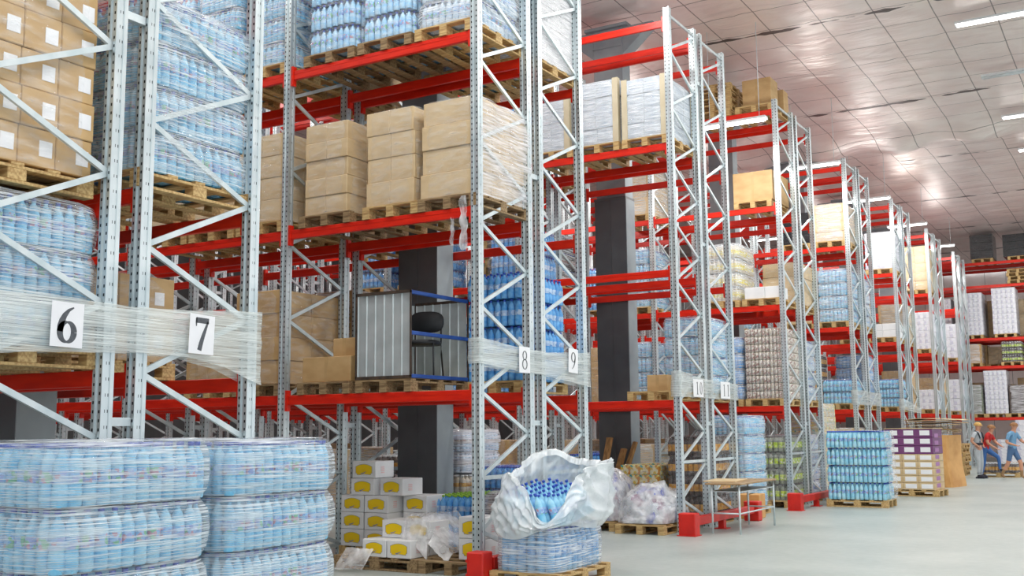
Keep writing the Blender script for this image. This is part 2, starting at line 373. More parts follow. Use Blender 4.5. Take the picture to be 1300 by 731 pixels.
# ------------------------------------------------------------------ racks
def post_mesh(h):
    def f():
        b = MB(); w = .05; d = .05
        b.prism([(-w,-d), (-.02,-d), (-.02,-d+.014), (.02,-d+.014), (.02,-d), (w,-d), (w,-.02), (w-.008,-.016), (w-.008,.016), (w,.02), (w,d), (.02,d), (.02,d-.014), (-.02,d-.014), (-.02,d), (-w,d)], 0.012, h)
        return b.mesh('upright', 'post')
    return cached(('post', h), f)
def brace_mesh(z0, z1, d):
    def f():
        b = MB(); b.bar((0, .03, z0), (0, d-.03, z1), .026, .042); return b.mesh('brace', 'steel')
    return cached(('brace', round(z0, 3), round(z1, 3), d), f)
def brace_list(h):
    L = [(.14, .14), (1.06, 1.06), (.55, 1.0) if False else (.5, 1.02), (.5, .16)]
    z = 1.06; up = True
    while z + .47 < h - .05:
        L.append((z, z+.47) if up else (z+.47, z)); z += .47; up = not up
    L.append((h-.1, h-.1)); return L
def beam_mesh(L):
    def f():
        b = MB(); b.box(0, 0, -.0575, L, .05, .115, 0, None, .005)
        for s in (-1, 1):
            b.box(s*(L/2-.018), -.004, -.065, .034, .064, .25); 
        b.box(0, -.0265, -.04, L-.09, .003, .012)
        return b.mesh('beam', 'red')
    return cached(('beam', L), f)
def build_rack(r, bays, levels):
    y = rowY(r)
    root = empty('pallet_rack', (X0, y, 0))
    tag(root, f"galvanised pallet rack with red beams, {NICK[r]} side" if r > 11 else f"galvanised pallet rack with red beams beside the hanging number {r} sign", 'pallet rack', 'pallet racks')
    for k in range(bays+1):
        x = -k*BAY
        for yy in (0, D_): ob('upright', post_mesh(HT), root, (x, yy, 0))
        bp = MB()
        for yy in (0, D_): bp.box(0, yy, .006, .13, .13, .012)
        ob('base_plate', cached('bp', lambda: bp.mesh('base_plate', 'steel')), root, (x, 0, 0))
        if k == 0 or (k == 1 and r in (8, 9, 10)):
            for z0, z1 in brace_list(HT): ob('brace', brace_mesh(z0, z1, D_), root, (x, 0, 0))
        else:
            def f():
                b = MB()
                for z0, z1 in brace_list(HT): b.bar((0, .03, z0), (0, D_-.03, z1), .026, .042)
                return b.mesh('bracing', 'steel')
            ob('bracing', cached('bracing', f), root, (x, 0, 0))
        if r % 2:
            for z in (1.65, 4.62, 7.4):
                b = MB(); b.box(0, -G_/2, z, .05, G_-.11, .06)
                ob('row_spacer', cached(('rs', z), lambda: b.mesh('row_spacer', 'steel')), root, (x, 0, 0))
    for k in range(bays):
        for l in levels:
            for yy in (0, D_):
                o = ob('beam', beam_mesh(BAY-.105), root, (-k*BAY-BAY/2, yy, level(r, l)))
                if yy: o.rotation_euler = (0, 0, PI)
    return root
for r in range(6, 22):
    bays = 3 if r < 8 else (6 if r < 14 else 4)
    build_rack(r, bays, (1, 2, 3, 4) if r > 7 else (1, 2, 3))

# red end-of-row guards
def guard(r, xa, ya, L, label, gw=.26):
    root = empty('rack_end_guard', (xa, ya, 0)); tag(root, label, 'guard rail', 'rack end guards')
    b = MB(); b.box(0, 0, .165, gw, .2, .33, 0, None, .012); b.box(0, 0, .006, gw+.03, .26, .012)
    for z in (.1, .24): b.box(-.09, -.102, z, .03, .006, .03)
    ob('post', b.mesh('post', 'red2'), root)
    b = MB(); b.box(.03, L/2, .2, .1, L-.32, .13, 0, None, .008); ob('rail', b.mesh('rail', 'red2'), root)
    for yy in (L*.45,):
        b = MB(); b.box(.03, yy, .065, .09, .12, .13); b.box(.03, yy, .006, .2, .2, .012); ob('foot', b.mesh('foot', 'red2'), root)
    b = MB(); b.box(0, L, .165, .26, .2, .33, 0, None, .012); ob('end_post', b.mesh('end_post', 'red2'), root)
guard(8, -6.1, 9.58, 2.2, 'red steel rack end guard beneath the number 8 sign', .2)
guard(10, -6.05, 15.28, 2.95, 'red steel rack end guard by the folding table')
guard(12, -6.04, 20.75, 3.0, 'red steel rack end guard left of the aqua bottle pallet')
guard(6, -6.10, 3.45, 2.9, 'red steel rack end guard behind the nearest water pallets')

# ------------------------------------------------------------------ pallets
def make_pallet_meshes(mat):
    d = {}
    b = MB(); b.box(0,0,0, .8,.1,.022,0,None,.003); d['slat'] = b.mesh('deck_board', mat)
    b = MB(); b.box(0,0,0, .1,1.2,.022,0,None,.003); d['runner'] = b.mesh('runner', mat)
    b = MB(); b.box(0,0,0, .1,.14,.078,0,None,.004); d['block'] = b.mesh('block', mat)
    b = MB()
    for y in (-.55, -.275, 0, .275, .55): b.box(0, y, .133, .8, .1, .022)
    for x in (-.35, 0, .35):
        b.box(x, 0, .111, .1, 1.2, .022); b.box(x, 0, .011, .1, 1.2, .022)
        for y in (-.53, 0, .53): b.box(x, y, .061, .1, .14, .078)
    d['all'] = b.mesh('wooden_pallet', mat); return d
PM = {'wood': make_pallet_meshes('wood'), 'wood_dark': make_pallet_meshes('wood_dark')}
def pallet(x, y, z, label, detail=False, rz=0, mat='wood', group='wooden pallets'):
    m = PM[mat]
    if not detail:
        o = ob('wooden_pallet', m['all'], None, (x, y, z), (0,0,rz)); return tag(o, label, 'pallet', group)
    root = empty('wooden_pallet', (x, y, z), rz); tag(root, label, 'pallet', group)
    for yy in (-.55, -.275, 0, .275, .55): ob('deck_board', m['slat'], root, (0, yy, .133))
    for xx in (-.35, 0, .35):
        ob('stringer_board', m['runner'], root, (xx, 0, .111)); ob('bottom_board', m['runner'], root, (xx, 0, .011))
        for yy in (-.53, 0, .53): ob('block', m['block'], root, (xx, yy, .061))
    return root
PH = .1445

# ------------------------------------------------------------------ loads
def bottle_prof(h, r):
    return [(r*.86, 0), (r, .03*h), (r, .30*h), (r*.9, .34*h), (r, .38*h), (r, .58*h), (r*.93, .62*h), (r*.98, .66*h), (r*.72, .78*h), (r*.33, .88*h), (r*.33, .925*h), (r*.4, .93*h), (r*.4, h)]
def bottle_mi(labelled=True):
    return [0,0,0,0, (1 if labelled else 0), 0,0,0,0,0, 2, 2, 2]
def layer_mesh(nx, ny, w, d, h, mats, full, labpos='mid', seg=8, corners=True):
    key = ('layer', nx, ny, w, d, h, tuple(mats), full, labpos, seg, corners)
    def f():
        b = MB(); px, py = w/nx, d/ny; r = min(px, py)*.485; pr = bottle_prof(h, r); mi = bottle_mi(labpos)
        if labpos == 'tall': pr = [(r*.9,0), (r,.03*h), (r,.22*h), (r*.99,.24*h), (r*.99,.6*h), (r,.62*h), (r*.9,.7*h), (r*.5,.82*h), (r*.33,.9*h), (r*.4,.92*h), (r*.4,h)]; mi = [0,0,0,1,0,0,0,0,2,2,2]
        if labpos == 'can': pr = [(r*.85,0), (r,.05*h), (r,.92*h), (r*.86,.99*h), (r*.8,h)]; mi = [0,1,0,2,2]
        for i in range(nx):
            for j in range(ny):
                ci = .02*((i == 0)-(i == nx-1)) if not corners and i in (0, nx-1) and j in (0, ny-1) else 0
                cj = .02*((j == 0)-(j == ny-1)) if ci else 0
                if full or i in (0, nx-1) or j in (0, ny-1):
                    b.lathe(-w/2+px*(i+.5)+rnd.uniform(-.003,.003)+ci, -d/2+py*(j+.5)+rnd.uniform(-.003,.003)+cj, 0, pr, seg, mi)
        # inner fill so that the layer carries the next one
        if not full: b.box(0, 0, h*.5, w-2.2*px, d-2.2*py, h*.96)
        return b.mesh('bottle_layer', mats)
    return cached(key, f)
def sup(a, w, d, e=5.):
    c, s = math.cos(a), math.sin(a); k = (abs(c)**e + abs(s)**e)**(-1/e)
    return (w*k*c, d*k*s)
def wrap_mesh(w, d, z0, lh, n, mat, bulge=.02, seed=0, amp=.012, seg=56, sub=6, top=True, pinch=.03, pitch=0):
    key = ('wrap', w, d, z0, lh, n, mat, bulge, seed, seg, pinch, pitch)
    def f():
        b = MB(); rings = []; tot = n*sub
        for i in range(tot+1):
            u = (i % sub)/sub; lay = i//sub; z = z0 + lh*i/sub
            dx = noise.noise(Vector((lay*3.1, seed, 7)))*amp*1.6; dy = noise.noise(Vector((lay*2.7, seed, 3)))*amp*1.6
            k = math.sin(PI*u)**.45 if u > 0 else 0
            if i == 0: k = .6
            ex = bulge*k - pinch*(1-k)*.6 if 0 < i < tot else bulge*.3
            if i == tot: ex = -.012
            ring = []
            for q in range(seg):
                a = 2*PI*q/seg; x, y = sup(a, w/2+ex, d/2+ex, 5 if pitch else 7)
                nn = noise.noise(Vector((x*2.5+seed, y*2.5, z*5)))*amp + noise.noise(Vector((x*9+seed, y*9, z*3)))*amp*.5
                if pitch:
                    s1 = max(min((abs(x)-w/2+.05)/.04, 1), 0); ss = y if s1 > .5 else x
                    nn += .0065*math.cos(2*PI*ss/pitch)*k
                L = math.hypot(x, y); ring.append((x*(1+nn/L)+dx*k, y*(1+nn/L)+dy*k, z + (noise.noise(Vector((x*2, y*2, seed+lay)))*.012 if 0 < i else 0)))
            rings.append(ring)
        if top:
            zt = z0 + lh*n
            rings.append([(x*.94, y*.94, zt+.012+.01*noise.noise(Vector((x*5, y*5, seed)))) for x, y, z in rings[-1]])
            rings.append([(x*.5, y*.5, zt+.01+.012*noise.noise(Vector((x*5, y*5, seed)))) for x, y, z in rings[-1]])
        b.loft(rings, 0, True, False, top); return b.mesh('stretch_wrap', mat)
    return cached(key, f)

USED = {}
def uniq(label):
    n = len(label.split())
    if n > 16 or n < 4: print('LABEL LENGTH', n, label)
    if label in USED: print('DUP LABEL', label)
    USED[label] = 1; return label
def water_load(x, y, z, label, layers=4, lh=.318, body='water', lab='lab_water', cap='cap_blue', wrap='wrap', w=.78, d=1.16, nx=8, ny=12, rz=0, seed=0, labpos='mid', name='bottle_load', cat='wrapped bottles', group='wrapped bottle loads on the racks', bulge=.016, pinch=.03, seg=8):
    root = empty(name, (x, y, z), rz); tag(root, uniq(label), cat, group)
    for i in range(layers):
        ob('bottle_layer', layer_mesh(nx, ny, w-(.05 if wrap == 'wrap_near' else .02 if wrap else 0), d-(.05 if wrap == 'wrap_near' else .02 if wrap else 0), lh-.012, [body, lab, cap], i == layers-1, labpos, seg, not wrap), root, (0, 0, i*lh+.002))
        if i < layers-1:
            pass
    if wrap: ob('stretch_wrap', wrap_mesh(w+.01, d+.01, .0, lh, layers, wrap, bulge, seed, pinch=pinch, pitch=(.097 if wrap in ('wrap_near',) else 0), seg=(176 if wrap == 'wrap_near' else 56)), root)
    return root
def carton_mesh(w, d, h, mat, tape=True):
    def f():
        b = MB(); b.box(0, 0, h/2, w-.004, d-.004, h-.003, 0, None, .006)
        return b.mesh('carton', mat)
    return cached(('carton', round(w,3), round(d,3), round(h,3), mat), f)
def tape_mesh(w, d, h):
    def f():
        b = MB()
        for s in (-1, 1): b.box(0, s*(d/2-.0015), h/2-.001, .05, .002, h-.006)
        b.box(0, 0, h-.0025, .05, d-.004, .002)
        return b.mesh('tape', TAPE)
    return cached(('tape', round(w,3), round(d,3), round(h,3)), f)
TAPE = plain('brown_tape', rgb(204,170,120), .25)
def carton_load(x, y, z, label, nx=2, ny=3, nz=5, w=.78, d=1.16, H=1.3, mat='carton', wrap='wrap_clear', rz=0, seed=0, stickers=False, jit=.008, name='carton_load', cat='stacked cartons', group='carton loads on the racks', skew=0, corner=False, silver_side=False):
    root = empty(name, (x, y, z), rz); tag(root, uniq(label), cat, group)
    cw, cd, ch = w/nx, d/ny, H/nz; rr = random.Random(seed+11)
    for k in range(nz):
        ox, oy = rr.uniform(-jit, jit) + skew*k/nz, rr.uniform(-jit, jit)
        for i in range(nx):
            for j in range(ny):
                if 0 < i < nx-1 and 0 < j < ny-1: continue
                c = ob('carton', carton_mesh(cw, cd, ch, mat), root, (-w/2+cw*(i+.5)+ox, -d/2+cd*(j+.5)+oy, k*ch))
                if mat == 'carton': ob('tape', tape_mesh(cw, cd, ch), c)
                if stickers and i == nx-1:
                    def f():
                        b = MB(); b.box(0, 0, 0, .003, .1, .11); return b.mesh('shipping_label', 'paper')
                    ob('shipping_label', cached('sticker', f), c, (cw/2, cd*.22, ch*.5))
    if corner:
        for sx in (-1, 1):
            for sy in (-1, 1):
                b = MB(); hh = H+.02
                b.box(sx*(w/2+.012), sy*(d/2-.03), hh/2, .008, .1, hh); b.box(sx*(w/2-.03), sy*(d/2+.012), hh/2, .1, .008, hh)
                ob('corner_board', b.mesh('corner_board', 'board_pale'), root)
    if silver_side:
        b = MB(); vs = []; nx_, nz_ = 20, 24
        for q in range(nz_+1):
            for i in range(nx_+1):
                y = -d/2+.02+(d+.0)*i/nx_; z = H*q/nz_
                vs.append((w/2+.035+.03*noise.noise(Vector((y*5, z*5, seed)))+.03*math.sin(PI*q/nz_), y, z))
        b.add(vs, [(q*(nx_+1)+i, q*(nx_+1)+i+1, (q+1)*(nx_+1)+i+1, (q+1)*(nx_+1)+i) for q in range(nz_) for i in range(nx_)], 0, True)
        ob('film_side', b.mesh('film_side', 'wrap_silver'), root)
    if wrap: ob('stretch_wrap', wrap_mesh(w+.03, d+.03, .004, H/nz, nz, wrap, .006, seed, .008, sub=3, pinch=.002), root)
    return root
def place(fn, r, l, bay, i, look, dx=0, dy=0, pal=True, pmat='wood', detail=None, short=None, **kw):
    x = slotX(bay, i)+dx; y = rowY(r)+.5535+dy; z = level(r, l)+.002
    wh = where(r, l, bay, i)
    if pal:
        pallet(x, y, z, uniq(f"wooden pallet under {short or 'load'}, {wh}"), detail if detail is not None else (r in (6,7,8,9,10) and bay < 2), mat=pmat)
        z += PH
    return fn(x, y, z, f"{look}, {wh}", **kw)

build_setting()

# ------------------------------------------------------------------ loads on the racks
W, K = water_load, carton_load
# racks 6 and 7 (nearest pair)
place(K, 6, 2, 0, 0, 'brown cartons with white labels', nx=3, ny=4, nz=7, H=1.86, w=.78, d=1.16, stickers=True, seed=3, short='labelled cartons', dx=-.02, dy=-.15)
place(W, 6, 1, 0, 0, 'pale blue wrapped water bottles', layers=3, lh=.335, seed=2, wrap='wrap_near', short='water', dy=-.02)
place(W, 6, 1, 0, 1, 'blue wrapped water bottles', layers=3, seed=4, short='water')
place(W, 7, 2, 0, 0, 'tall wrapped water bottles', layers=4, lh=.345, seed=5, wrap='wrap_near', short='tall water load', bulge=.03, pinch=.04, dx=.03)
place(K, 7, 1, 0, 1, 'brown labelled cartons', nx=2, ny=2, nz=2, H=.72, seed=6, stickers=True, short='cartons', w=.76)
place(W, 7, 2, 0, 1, 'wrapped water bottles', layers=4, lh=.33, seed=7, short='water')
place(K, 6, 2, 0, 1, 'brown cartons in film', nz=5, H=1.5, seed=8, short='cartons')
# rack 8
place(W, 9, 1, 0, 0, 'bright blue water bottles, film on one side', layers=4, lh=.33, body='water_blue', lab='lab_blue', cap='cap_blue', wrap=None, w=.77, d=1.14, nx=8, ny=12, seed=1, short='bright blue bottles', seg=10, dx=-.09, dy=-.22)
for i, (H, nz, sk) in enumerate(((1.13, 4, .03), (1.14, 4, -.02), (1.13, 5, .0))):
    place(K, 8, 2, 0, i, ('pale cartons with silvery wrapped side', 'narrow leaning pale carton stack', 'pale cartons with taped seams')[i], nx=2 if i else 1, ny=3, nz=nz, H=H, w=(.72, .69, .66)[i], d=1.14, mat='carton_l', seed=20+i, skew=sk, short='pale cartons', jit=.014, wrap='wrap_clear', silver_side=(i == 0), pmat='wood_dark' if i != 1 else 'wood', dx=(.05, .10, -.04)[i])
for i in range(3):
    place(W, 8, 3, 0, i, ('slumped wrapped water bottles', 'clear six pack water bottles', 'clear stacked water packs')[i], layers=4, lh=.325, seed=30+i, wrap='wrap' if i == 0 else 'wrap_clear', body=('water_pale', 'water_soft', 'water_soft')[i], nx=8, ny=12, short='water bottles', pmat='wood' if i == 0 else 'wood_dark', w=.76, bulge=.03)
for i in range(3):
    place(K, 8, 2, 1, i, 'brown carton stack', nx=2, ny=3, nz=4, H=1.12, mat='carton_l', seed=40+i, short='brown cartons')
    place(W, 8, 3, 1, i, 'wrapped water bottles', layers=4, seed=44+i, short='water')
place(K, 8, 1, 1, 0, 'tall film wrapped brown cartons', nx=1, ny=2, nz=4, H=1.16, seed=48, short='wrapped cartons', pmat='wood_dark', w=.74)
place(K, 8, 1, 1, 1, 'brown cartons', nx=2, ny=2, nz=3, H=.9, seed=49, short='brown cartons')
for i in range(3): place(W, 8, 3, 2, i, 'clear water bottles', layers=4, seed=50+i, short='water bottles')
# rack 9
place(K, 9, 3, 0, 0, 'tall white film wrapped cartons', nx=2, ny=3, nz=6, H=1.5, mat='white_box', wrap='wrap_silver', seed=55, short='tall white cartons')
place(K, 9, 1, 1, 0, 'cartons under silver film', nx=1, ny=2, nz=3, H=1.3, wrap='wrap_silver', seed=58, short='silver wrapped cartons')
place(K, 9, 1, 1, 1, 'stacked brown cartons', nx=2, ny=2, nz=3, H=1.1, seed=59, short='brown cartons')
place(K, 9, 2, 1, 0, 'brown cartons', nx=2, ny=2, nz=4, H=1.2, seed=60, short='cartons')
# rack 10 / 11
for i in range(3):
    place(K, 10, 3, 0, i, ('pale wrapped packs, beige corner boards', 'pale wrapped packs, beige edges', 'pale wrapped pack stack')[i], nx=2, ny=3, nz=4, H=(.98, 1.06, .96)[i], mat='pack_blue', corner=True, wrap='wrap', seed=62+i, short='white cartons', w=(.74, .76, .66)[i], jit=.02)
place(W, 10, 2, 1, 0, 'two thick layers blue bottles', layers=2, lh=.42, body='water_blue', lab='lab_blue', seed=70, short='blue bottles', wrap='wrap_clear', bulge=.05, dx=.2)
place(W, 10, 2, 1, 2, 'blue water bottles', layers=3, body='water_blue', lab='lab_blue', seed=71, short='blue bottles', wrap='wrap_clear')
for bay, i in ((1, 0), (1, 1), (1, 2), (2, 0), (2, 1), (2, 2), (3, 0), (3, 1)):
    place(W, 10, 1, bay, i, 'deep blue water bottles', layers=4, body='water_blue', lab='lab_blue', seed=72+bay*3+i, short='blue water', wrap='wrap_clear' if (bay+i) % 2 else None)
place(W, 11, 1, 0, 0, 'blue water bottles', layers=4, body='water', lab='lab_blue', seed=82, short='water')
place(W, 11, 2, 1, 0, 'dark wrapped bottles', layers=3, body='cola', lab='lab_red', seed=85, short='dark bottles')
place(K, 11, 3, 1, 0, 'brown cartons', nx=2, ny=2, nz=3, H=1.0, seed=86, short='brown cartons')
def flat_cartons(x, y, z, label, n=2, sz=(.5,.4,.18), mat='carton', name='carton', cat='carton'):
    root = empty(name, (x, y, z)); tag(root, uniq(label), cat, 'loose cartons')
    ob('body', carton_mesh(sz[0], sz[1], sz[2], mat), root); ob('tape', tape_mesh(*sz), root); return root
def single_carton(x, y, z, sz, label, mat='carton', rz=0, group='loose cartons', tape=True):
    root = empty('carton', (x, y, z), rz); tag(root, uniq(label), 'carton', group)
    ob('body', carton_mesh(*sz, mat), root)
    if tape: ob('tape', tape_mesh(*sz), root)
    return root
single_carton(-6.72, 15.95, LV[1]+.003+PH, (.34, .4, .26), 'small brown carton alone on first shelf of rack 10', rz=.1)
pallet(slotX(0,0), rowY(10)+.5535, LV[1]+.002, uniq('wooden pallet under small lone carton, rack 10, first shelf'))
def pallet_stack(x, y, z, n, lab, rz=0):
    words = ['lowest', 'second', 'third', 'fourth', 'fifth', 'sixth', 'seventh', 'eighth', 'ninth', 'tenth']
    for k in range(n):
        pallet(x+rnd.uniform(-.03,.03), y+rnd.uniform(-.03,.03), z+k*(PH+.001), uniq(f"{words[k]} empty wooden pallet of stack, {lab}"), False, rz+rnd.uniform(-.04,.04), 'wood', 'stacked empty pallets')
pallet_stack(slotX(1,0)+.42, rowY(10)+.55, LV[2]+.002, 6, 'rack 10, second shelf') if False else None
pallet_stack(slotX(1,1)+.1, rowY(11)+.55, LV[2]+.002, 9, 'rack 11, second shelf')
pallet_stack(slotX(0,1)-.05, rowY(12)+.55, LV[4]+.002, 5, 'top of fourth rack pair')
single_carton(-6.72, 21.75, LV[4]+.003+PH, (.62, .5, .62), 'tall brown carton on top shelf, fourth rack pair')
single_carton(-6.5, 22.3, LV[4]+.003+PH, (.34, .34, .5), 'shorter brown carton behind tall one, top shelf')
pallet(slotX(0,0), rowY(12)+.5535, LV[4]+.002, uniq('wooden pallet under two cartons, fourth rack pair, top shelf'))
# fourth pair
place(W, 12, 1, 0, 0, 'nine layers of canned drinks', layers=9, lh=.158, body='beige_drink', lab='lab_can', cap='beige_drink', labpos='can', nx=11, ny=16, seed=90, wrap='wrap_clear', short='canned drinks', w=.86, pinch=.01)
place(W, 12, 2, 0, 1, 'yellow labelled bottles in film', layers=4, lh=.3, body='beige_drink', lab='lab_yellow', cap='cap_white', seed=91, wrap='wrap', short='yellow labelled bottles', labpos='tall')
place(W, 12, 1, 0, 1, 'blue water bottles', layers=4, seed=92, body='water_blue', lab='lab_blue', short='blue water')
for k, (dx, w_) in enumerate(((-.16, .42), (.2, .3))):
    single_carton(slotX(0,0)+dx+.02, 21.6+.02*k, LV[2]+.003+PH, (w_, .6, .24), ('wide low white carton on second shelf, fourth rack pair', 'narrow low white carton on second shelf, fourth rack pair')[k], 'white_box', tape=False)
pallet(slotX(0,0), rowY(12)+.5535, LV[2]+.002, uniq('wooden pallet under low white cartons, fourth rack pair, second shelf'))
place(K, 12, 3, 0, 0, 'big brown carton', nx=1, ny=2, nz=1, H=.62, seed=93, short='big brown carton', wrap=None, w=.84, dx=-.1)
place(W, 13, 1, 0, 0, 'pale wrapped bottles', layers=4, body='water_pale', seed=94, short='pale bottles')
place(K, 13, 2, 0, 0, 'pale cartons', nx=2, ny=3, nz=3, H=.9, mat='carton_l', seed=95, short='pale cartons')
# fifth pair
place(W, 14, 2, 0, 0, 'four wrapped layers of water bottles', layers=4, lh=.33, seed=100, short='water bottles')
place(W, 14, 1, 0, 0, 'two layer water bottles', layers=2, lh=.3, seed=101, short='low water bottles', body='water', wrap='wrap_clear')
place(K, 14, 3, 0, 0, 'white film wrapped cartons', nx=2, ny=3, nz=4, H=.95, mat='carton_l', wrap='wrap_silver', seed=102, short='white wrapped cartons')
place(K, 14, 3, 0, 1, 'dark film wrapped load', nx=1, ny=1, nz=2, H=.8, mat='blackwrap', wrap=None, seed=103, short='dark load', cat='wrapped load')
place(K, 14, 2, 0, 1, 'pale cartons', nx=2, ny=3, nz=4, H=1.1, mat='carton_l', seed=104, short='pale cartons')
place(W, 15, 2, 0, 0, 'pale wrapped bottles', layers=4, body='water_pale', seed=105, short='pale bottles')
place(W, 15, 1, 0, 0, 'blue bottles', layers=4, body='water_blue', lab='lab_blue', seed=106, short='blue bottles')
# sixth pair
place(K, 16, 3, 0, 0, 'white wrapped packs', nx=2, ny=3, nz=4, H=1.1, mat='pattern_white', wrap='wrap', seed=110, short='white packs')
place(W, 16, 1, 0, 0, 'three layers of water bottles', layers=3, lh=.27, seed=111, short='water bottles', wrap='wrap_clear')
place(K, 16, 2, 0, 0, 'small white cartons', nx=2, ny=3, nz=2, H=.4, mat='white_box', wrap=None, seed=112, short='small white cartons')
place(K, 17, 2, 0, 0, 'pale wrapped cartons', nx=2, ny=3, nz=4, H=1.1, mat='carton_l', wrap='wrap', seed=113, short='pale cartons')
place(K, 17, 1, 0, 0, 'brown cartons', nx=2, ny=3, nz=4, H=1.1, seed=114, short='brown cartons')
# seventh pair
place(K, 18, 3, 0, 0, 'tall beige cartons', nx=2, ny=3, nz=5, H=1.5, mat='carton_l', seed=120, short='tall beige cartons')
place(K, 18, 2, 0, 0, 'white printed packs', nx=4, ny=5, nz=6, H=1.25, mat='pattern_white', wrap='wrap_clear', seed=121, short='white packs')
place(K, 18, 1, 0, 0, 'low white printed packs', nx=4, ny=5, nz=3, H=.65, mat='pattern_white', wrap='wrap_clear', seed=122, short='low white packs')
place(K, 19, 2, 0, 0, 'white printed packs', nx=3, ny=4, nz=5, H=1.3, mat='pattern_white', seed=123, short='white packs')
place(K, 19, 1, 0, 0, 'brown cartons', nx=2, ny=3, nz=4, H=1.1, seed=124, short='brown cartons')
place(K, 20, 1, 0, 0, 'white printed packs', nx=3, ny=4, nz=5, H=1.2, mat='pattern_white', seed=125, short='white packs')
place(K, 20, 2, 0, 0, 'white printed packs', nx=3, ny=4, nz=5, H=1.3, mat='pattern_white', seed=126, short='white packs')
# deeper loads glimpsed between the frames
fill = random.Random(5)
LOOK = [('wrapped water bottles', W, dict(layers=4)), ('brown cartons', K, dict(nx=2, ny=2, nz=4, H=1.2)), ('deep blue water bottles', W, dict(layers=3, body='water_blue', lab='lab_blue', wrap='wrap_clear')),
        ('pale cartons', K, dict(nx=2, ny=2, nz=3, H=1.1, mat='carton_l', wrap='wrap')), ('dark drink bottles', W, dict(layers=4, body='cola', lab='lab_orange', cap='cap_white', labpos='tall', wrap='wrap_clear'))]
for (r, l, bay, i) in ((9,1,1,2), (10,2,2,0), (10,3,1,0), (10,3,1,1), (11,1,1,1), (11,1,2,0), (11,2,2,0), (12,1,1,0), (12,1,1,1), (12,2,1,0), (12,2,1,1), (12,3,1,0), (13,1,1,0), (13,2,1,1), (14,1,1,0), (14,2,1,0), (14,1,0,1), (16,2,0,1), (9,3,0,1), (9,3,1,0), (12,0,1,0), (12,0,1,1), (12,0,1,2), (10,0,2,1), (10,0,2,2), (10,0,3,0), (9,0,2,0), (9,0,2,2), (11,0,2,0), (11,0,2,2), (12,0,2,1), (13,0,1,1)):
    lk, fn, kw = LOOK[fill.randrange(5)]
    place(fn, r, l, bay, i, lk, seed=200+r*7+l*3+bay*5+i, short=lk.split()[-1], **kw)

def hang_film(name, x, y, z0, z1, w, seed, label):
    b = MB(); vs = []; nx, nz = 10, 30
    for j in range(nz+1):
        for i in range(nx+1):
            u, v = i/nx-.5, j/nz; k = w*(.5+.5*abs(noise.noise(Vector((v*3, seed, 1)))))
            vs.append((x+u*k+.04*noise.noise(Vector((v*4, seed, 2))), y+.03*noise.noise(Vector((u*6, v*6, seed))), z0+(z1-z0)*v))
    b.add(vs, [(j*(nx+1)+i, j*(nx+1)+i+1, (j+1)*(nx+1)+i+1, (j+1)*(nx+1)+i) for j in range(nz) for i in range(nx)], 0, True)
    tag(ob(name, b.mesh(name, 'bag_thin')), uniq(label), 'plastic film', 'hanging film scraps')
hang_film('film_scrap', -6.43, 9.80, 3.55, 4.16, .14, 4, 'torn film scrap hanging beside upright at rack 8 second shelf')
hang_film('film_scrap', -6.62, 9.86, 3.62, 4.03, .08, 9, 'thin torn film tail hanging under second shelf of rack 8')

# ------------------------------------------------------------------ zinc cage with chair, and boxes beside it (rack 8, first shelf)
def corrugated(b, L, H, t=.012, n=22):
    pts = []
    for k in range(n*4+1):
        ph = k % 4; x = -L/2 + L*((k//4) + (0, .08, .86, .94)[ph])/n; pts.append((x, t if ph in (1, 2) else 0))
    v = []; 
    for x, y in pts: v += [(x, y, 0), (x, y, H)]
    for x, y in pts: v += [(x, y+.002, 0), (x, y+.002, H)]
    n0 = len(pts); f = []
    for k in range(n0-1):
        f.append((2*k, 2*k+2, 2*k+3, 2*k+1)); f.append((2*n0+2*k, 2*n0+2*k+1, 2*n0+2*k+3, 2*n0+2*k+2))
        f.append((2*k+1, 2*k+3, 2*n0+2*k+3, 2*n0+2*k+1)); f.append((2*k, 2*n0+2*k, 2*n0+2*k+2, 2*k+2))
    b.add(v, f)
cx, cy, cz = slotX(0,1)+.02, rowY(8)+.5535, LV[1]+.002
pallet(cx, cy, cz, uniq('dark wooden pallet under zinc cage, rack 8, first shelf'), True, mat='wood_dark')
root = empty('storage_cage', (cx, cy, cz+PH)); tag(root, uniq('corrugated zinc cage with open blue barred side holding a chair'), 'cage')
for nm, yy in (('front_panel', -.585), ('back_panel', .575)):
    b = MB(); corrugated(b, .76, .94, .012, 6); ob(nm, b.mesh(nm, 'corr'), root, (0, yy, .04))
b = MB(); corrugated(b, 1.1, .94, .014, 10); ob('side_panel', b.mesh('side_panel', 'corr'), root, (-.385, 0, .04), (0, 0, PI/2))
b = MB()
for yy in (-.592, .592):
    for zz in (.022, .995): b.box(0, yy, zz, .8, .016, .035)
    for xx in (-.39, .39): b.box(xx, yy, .51, .02, .016, .98)
ob('frame', b.mesh('frame', 'rust'), root)
for zz in (.03, .52, .985):
    b = MB(); b.box(.385, 0, zz, .03, 1.168, .045, 0, None, .006); ob('blue_bar', b.mesh('blue_bar', 'blue_paint'), root)
b = MB(); b.box(0, 0, .012, .74, 1.13, .016); ob('base_sheet', b.mesh('base_sheet', 'wood'), root)
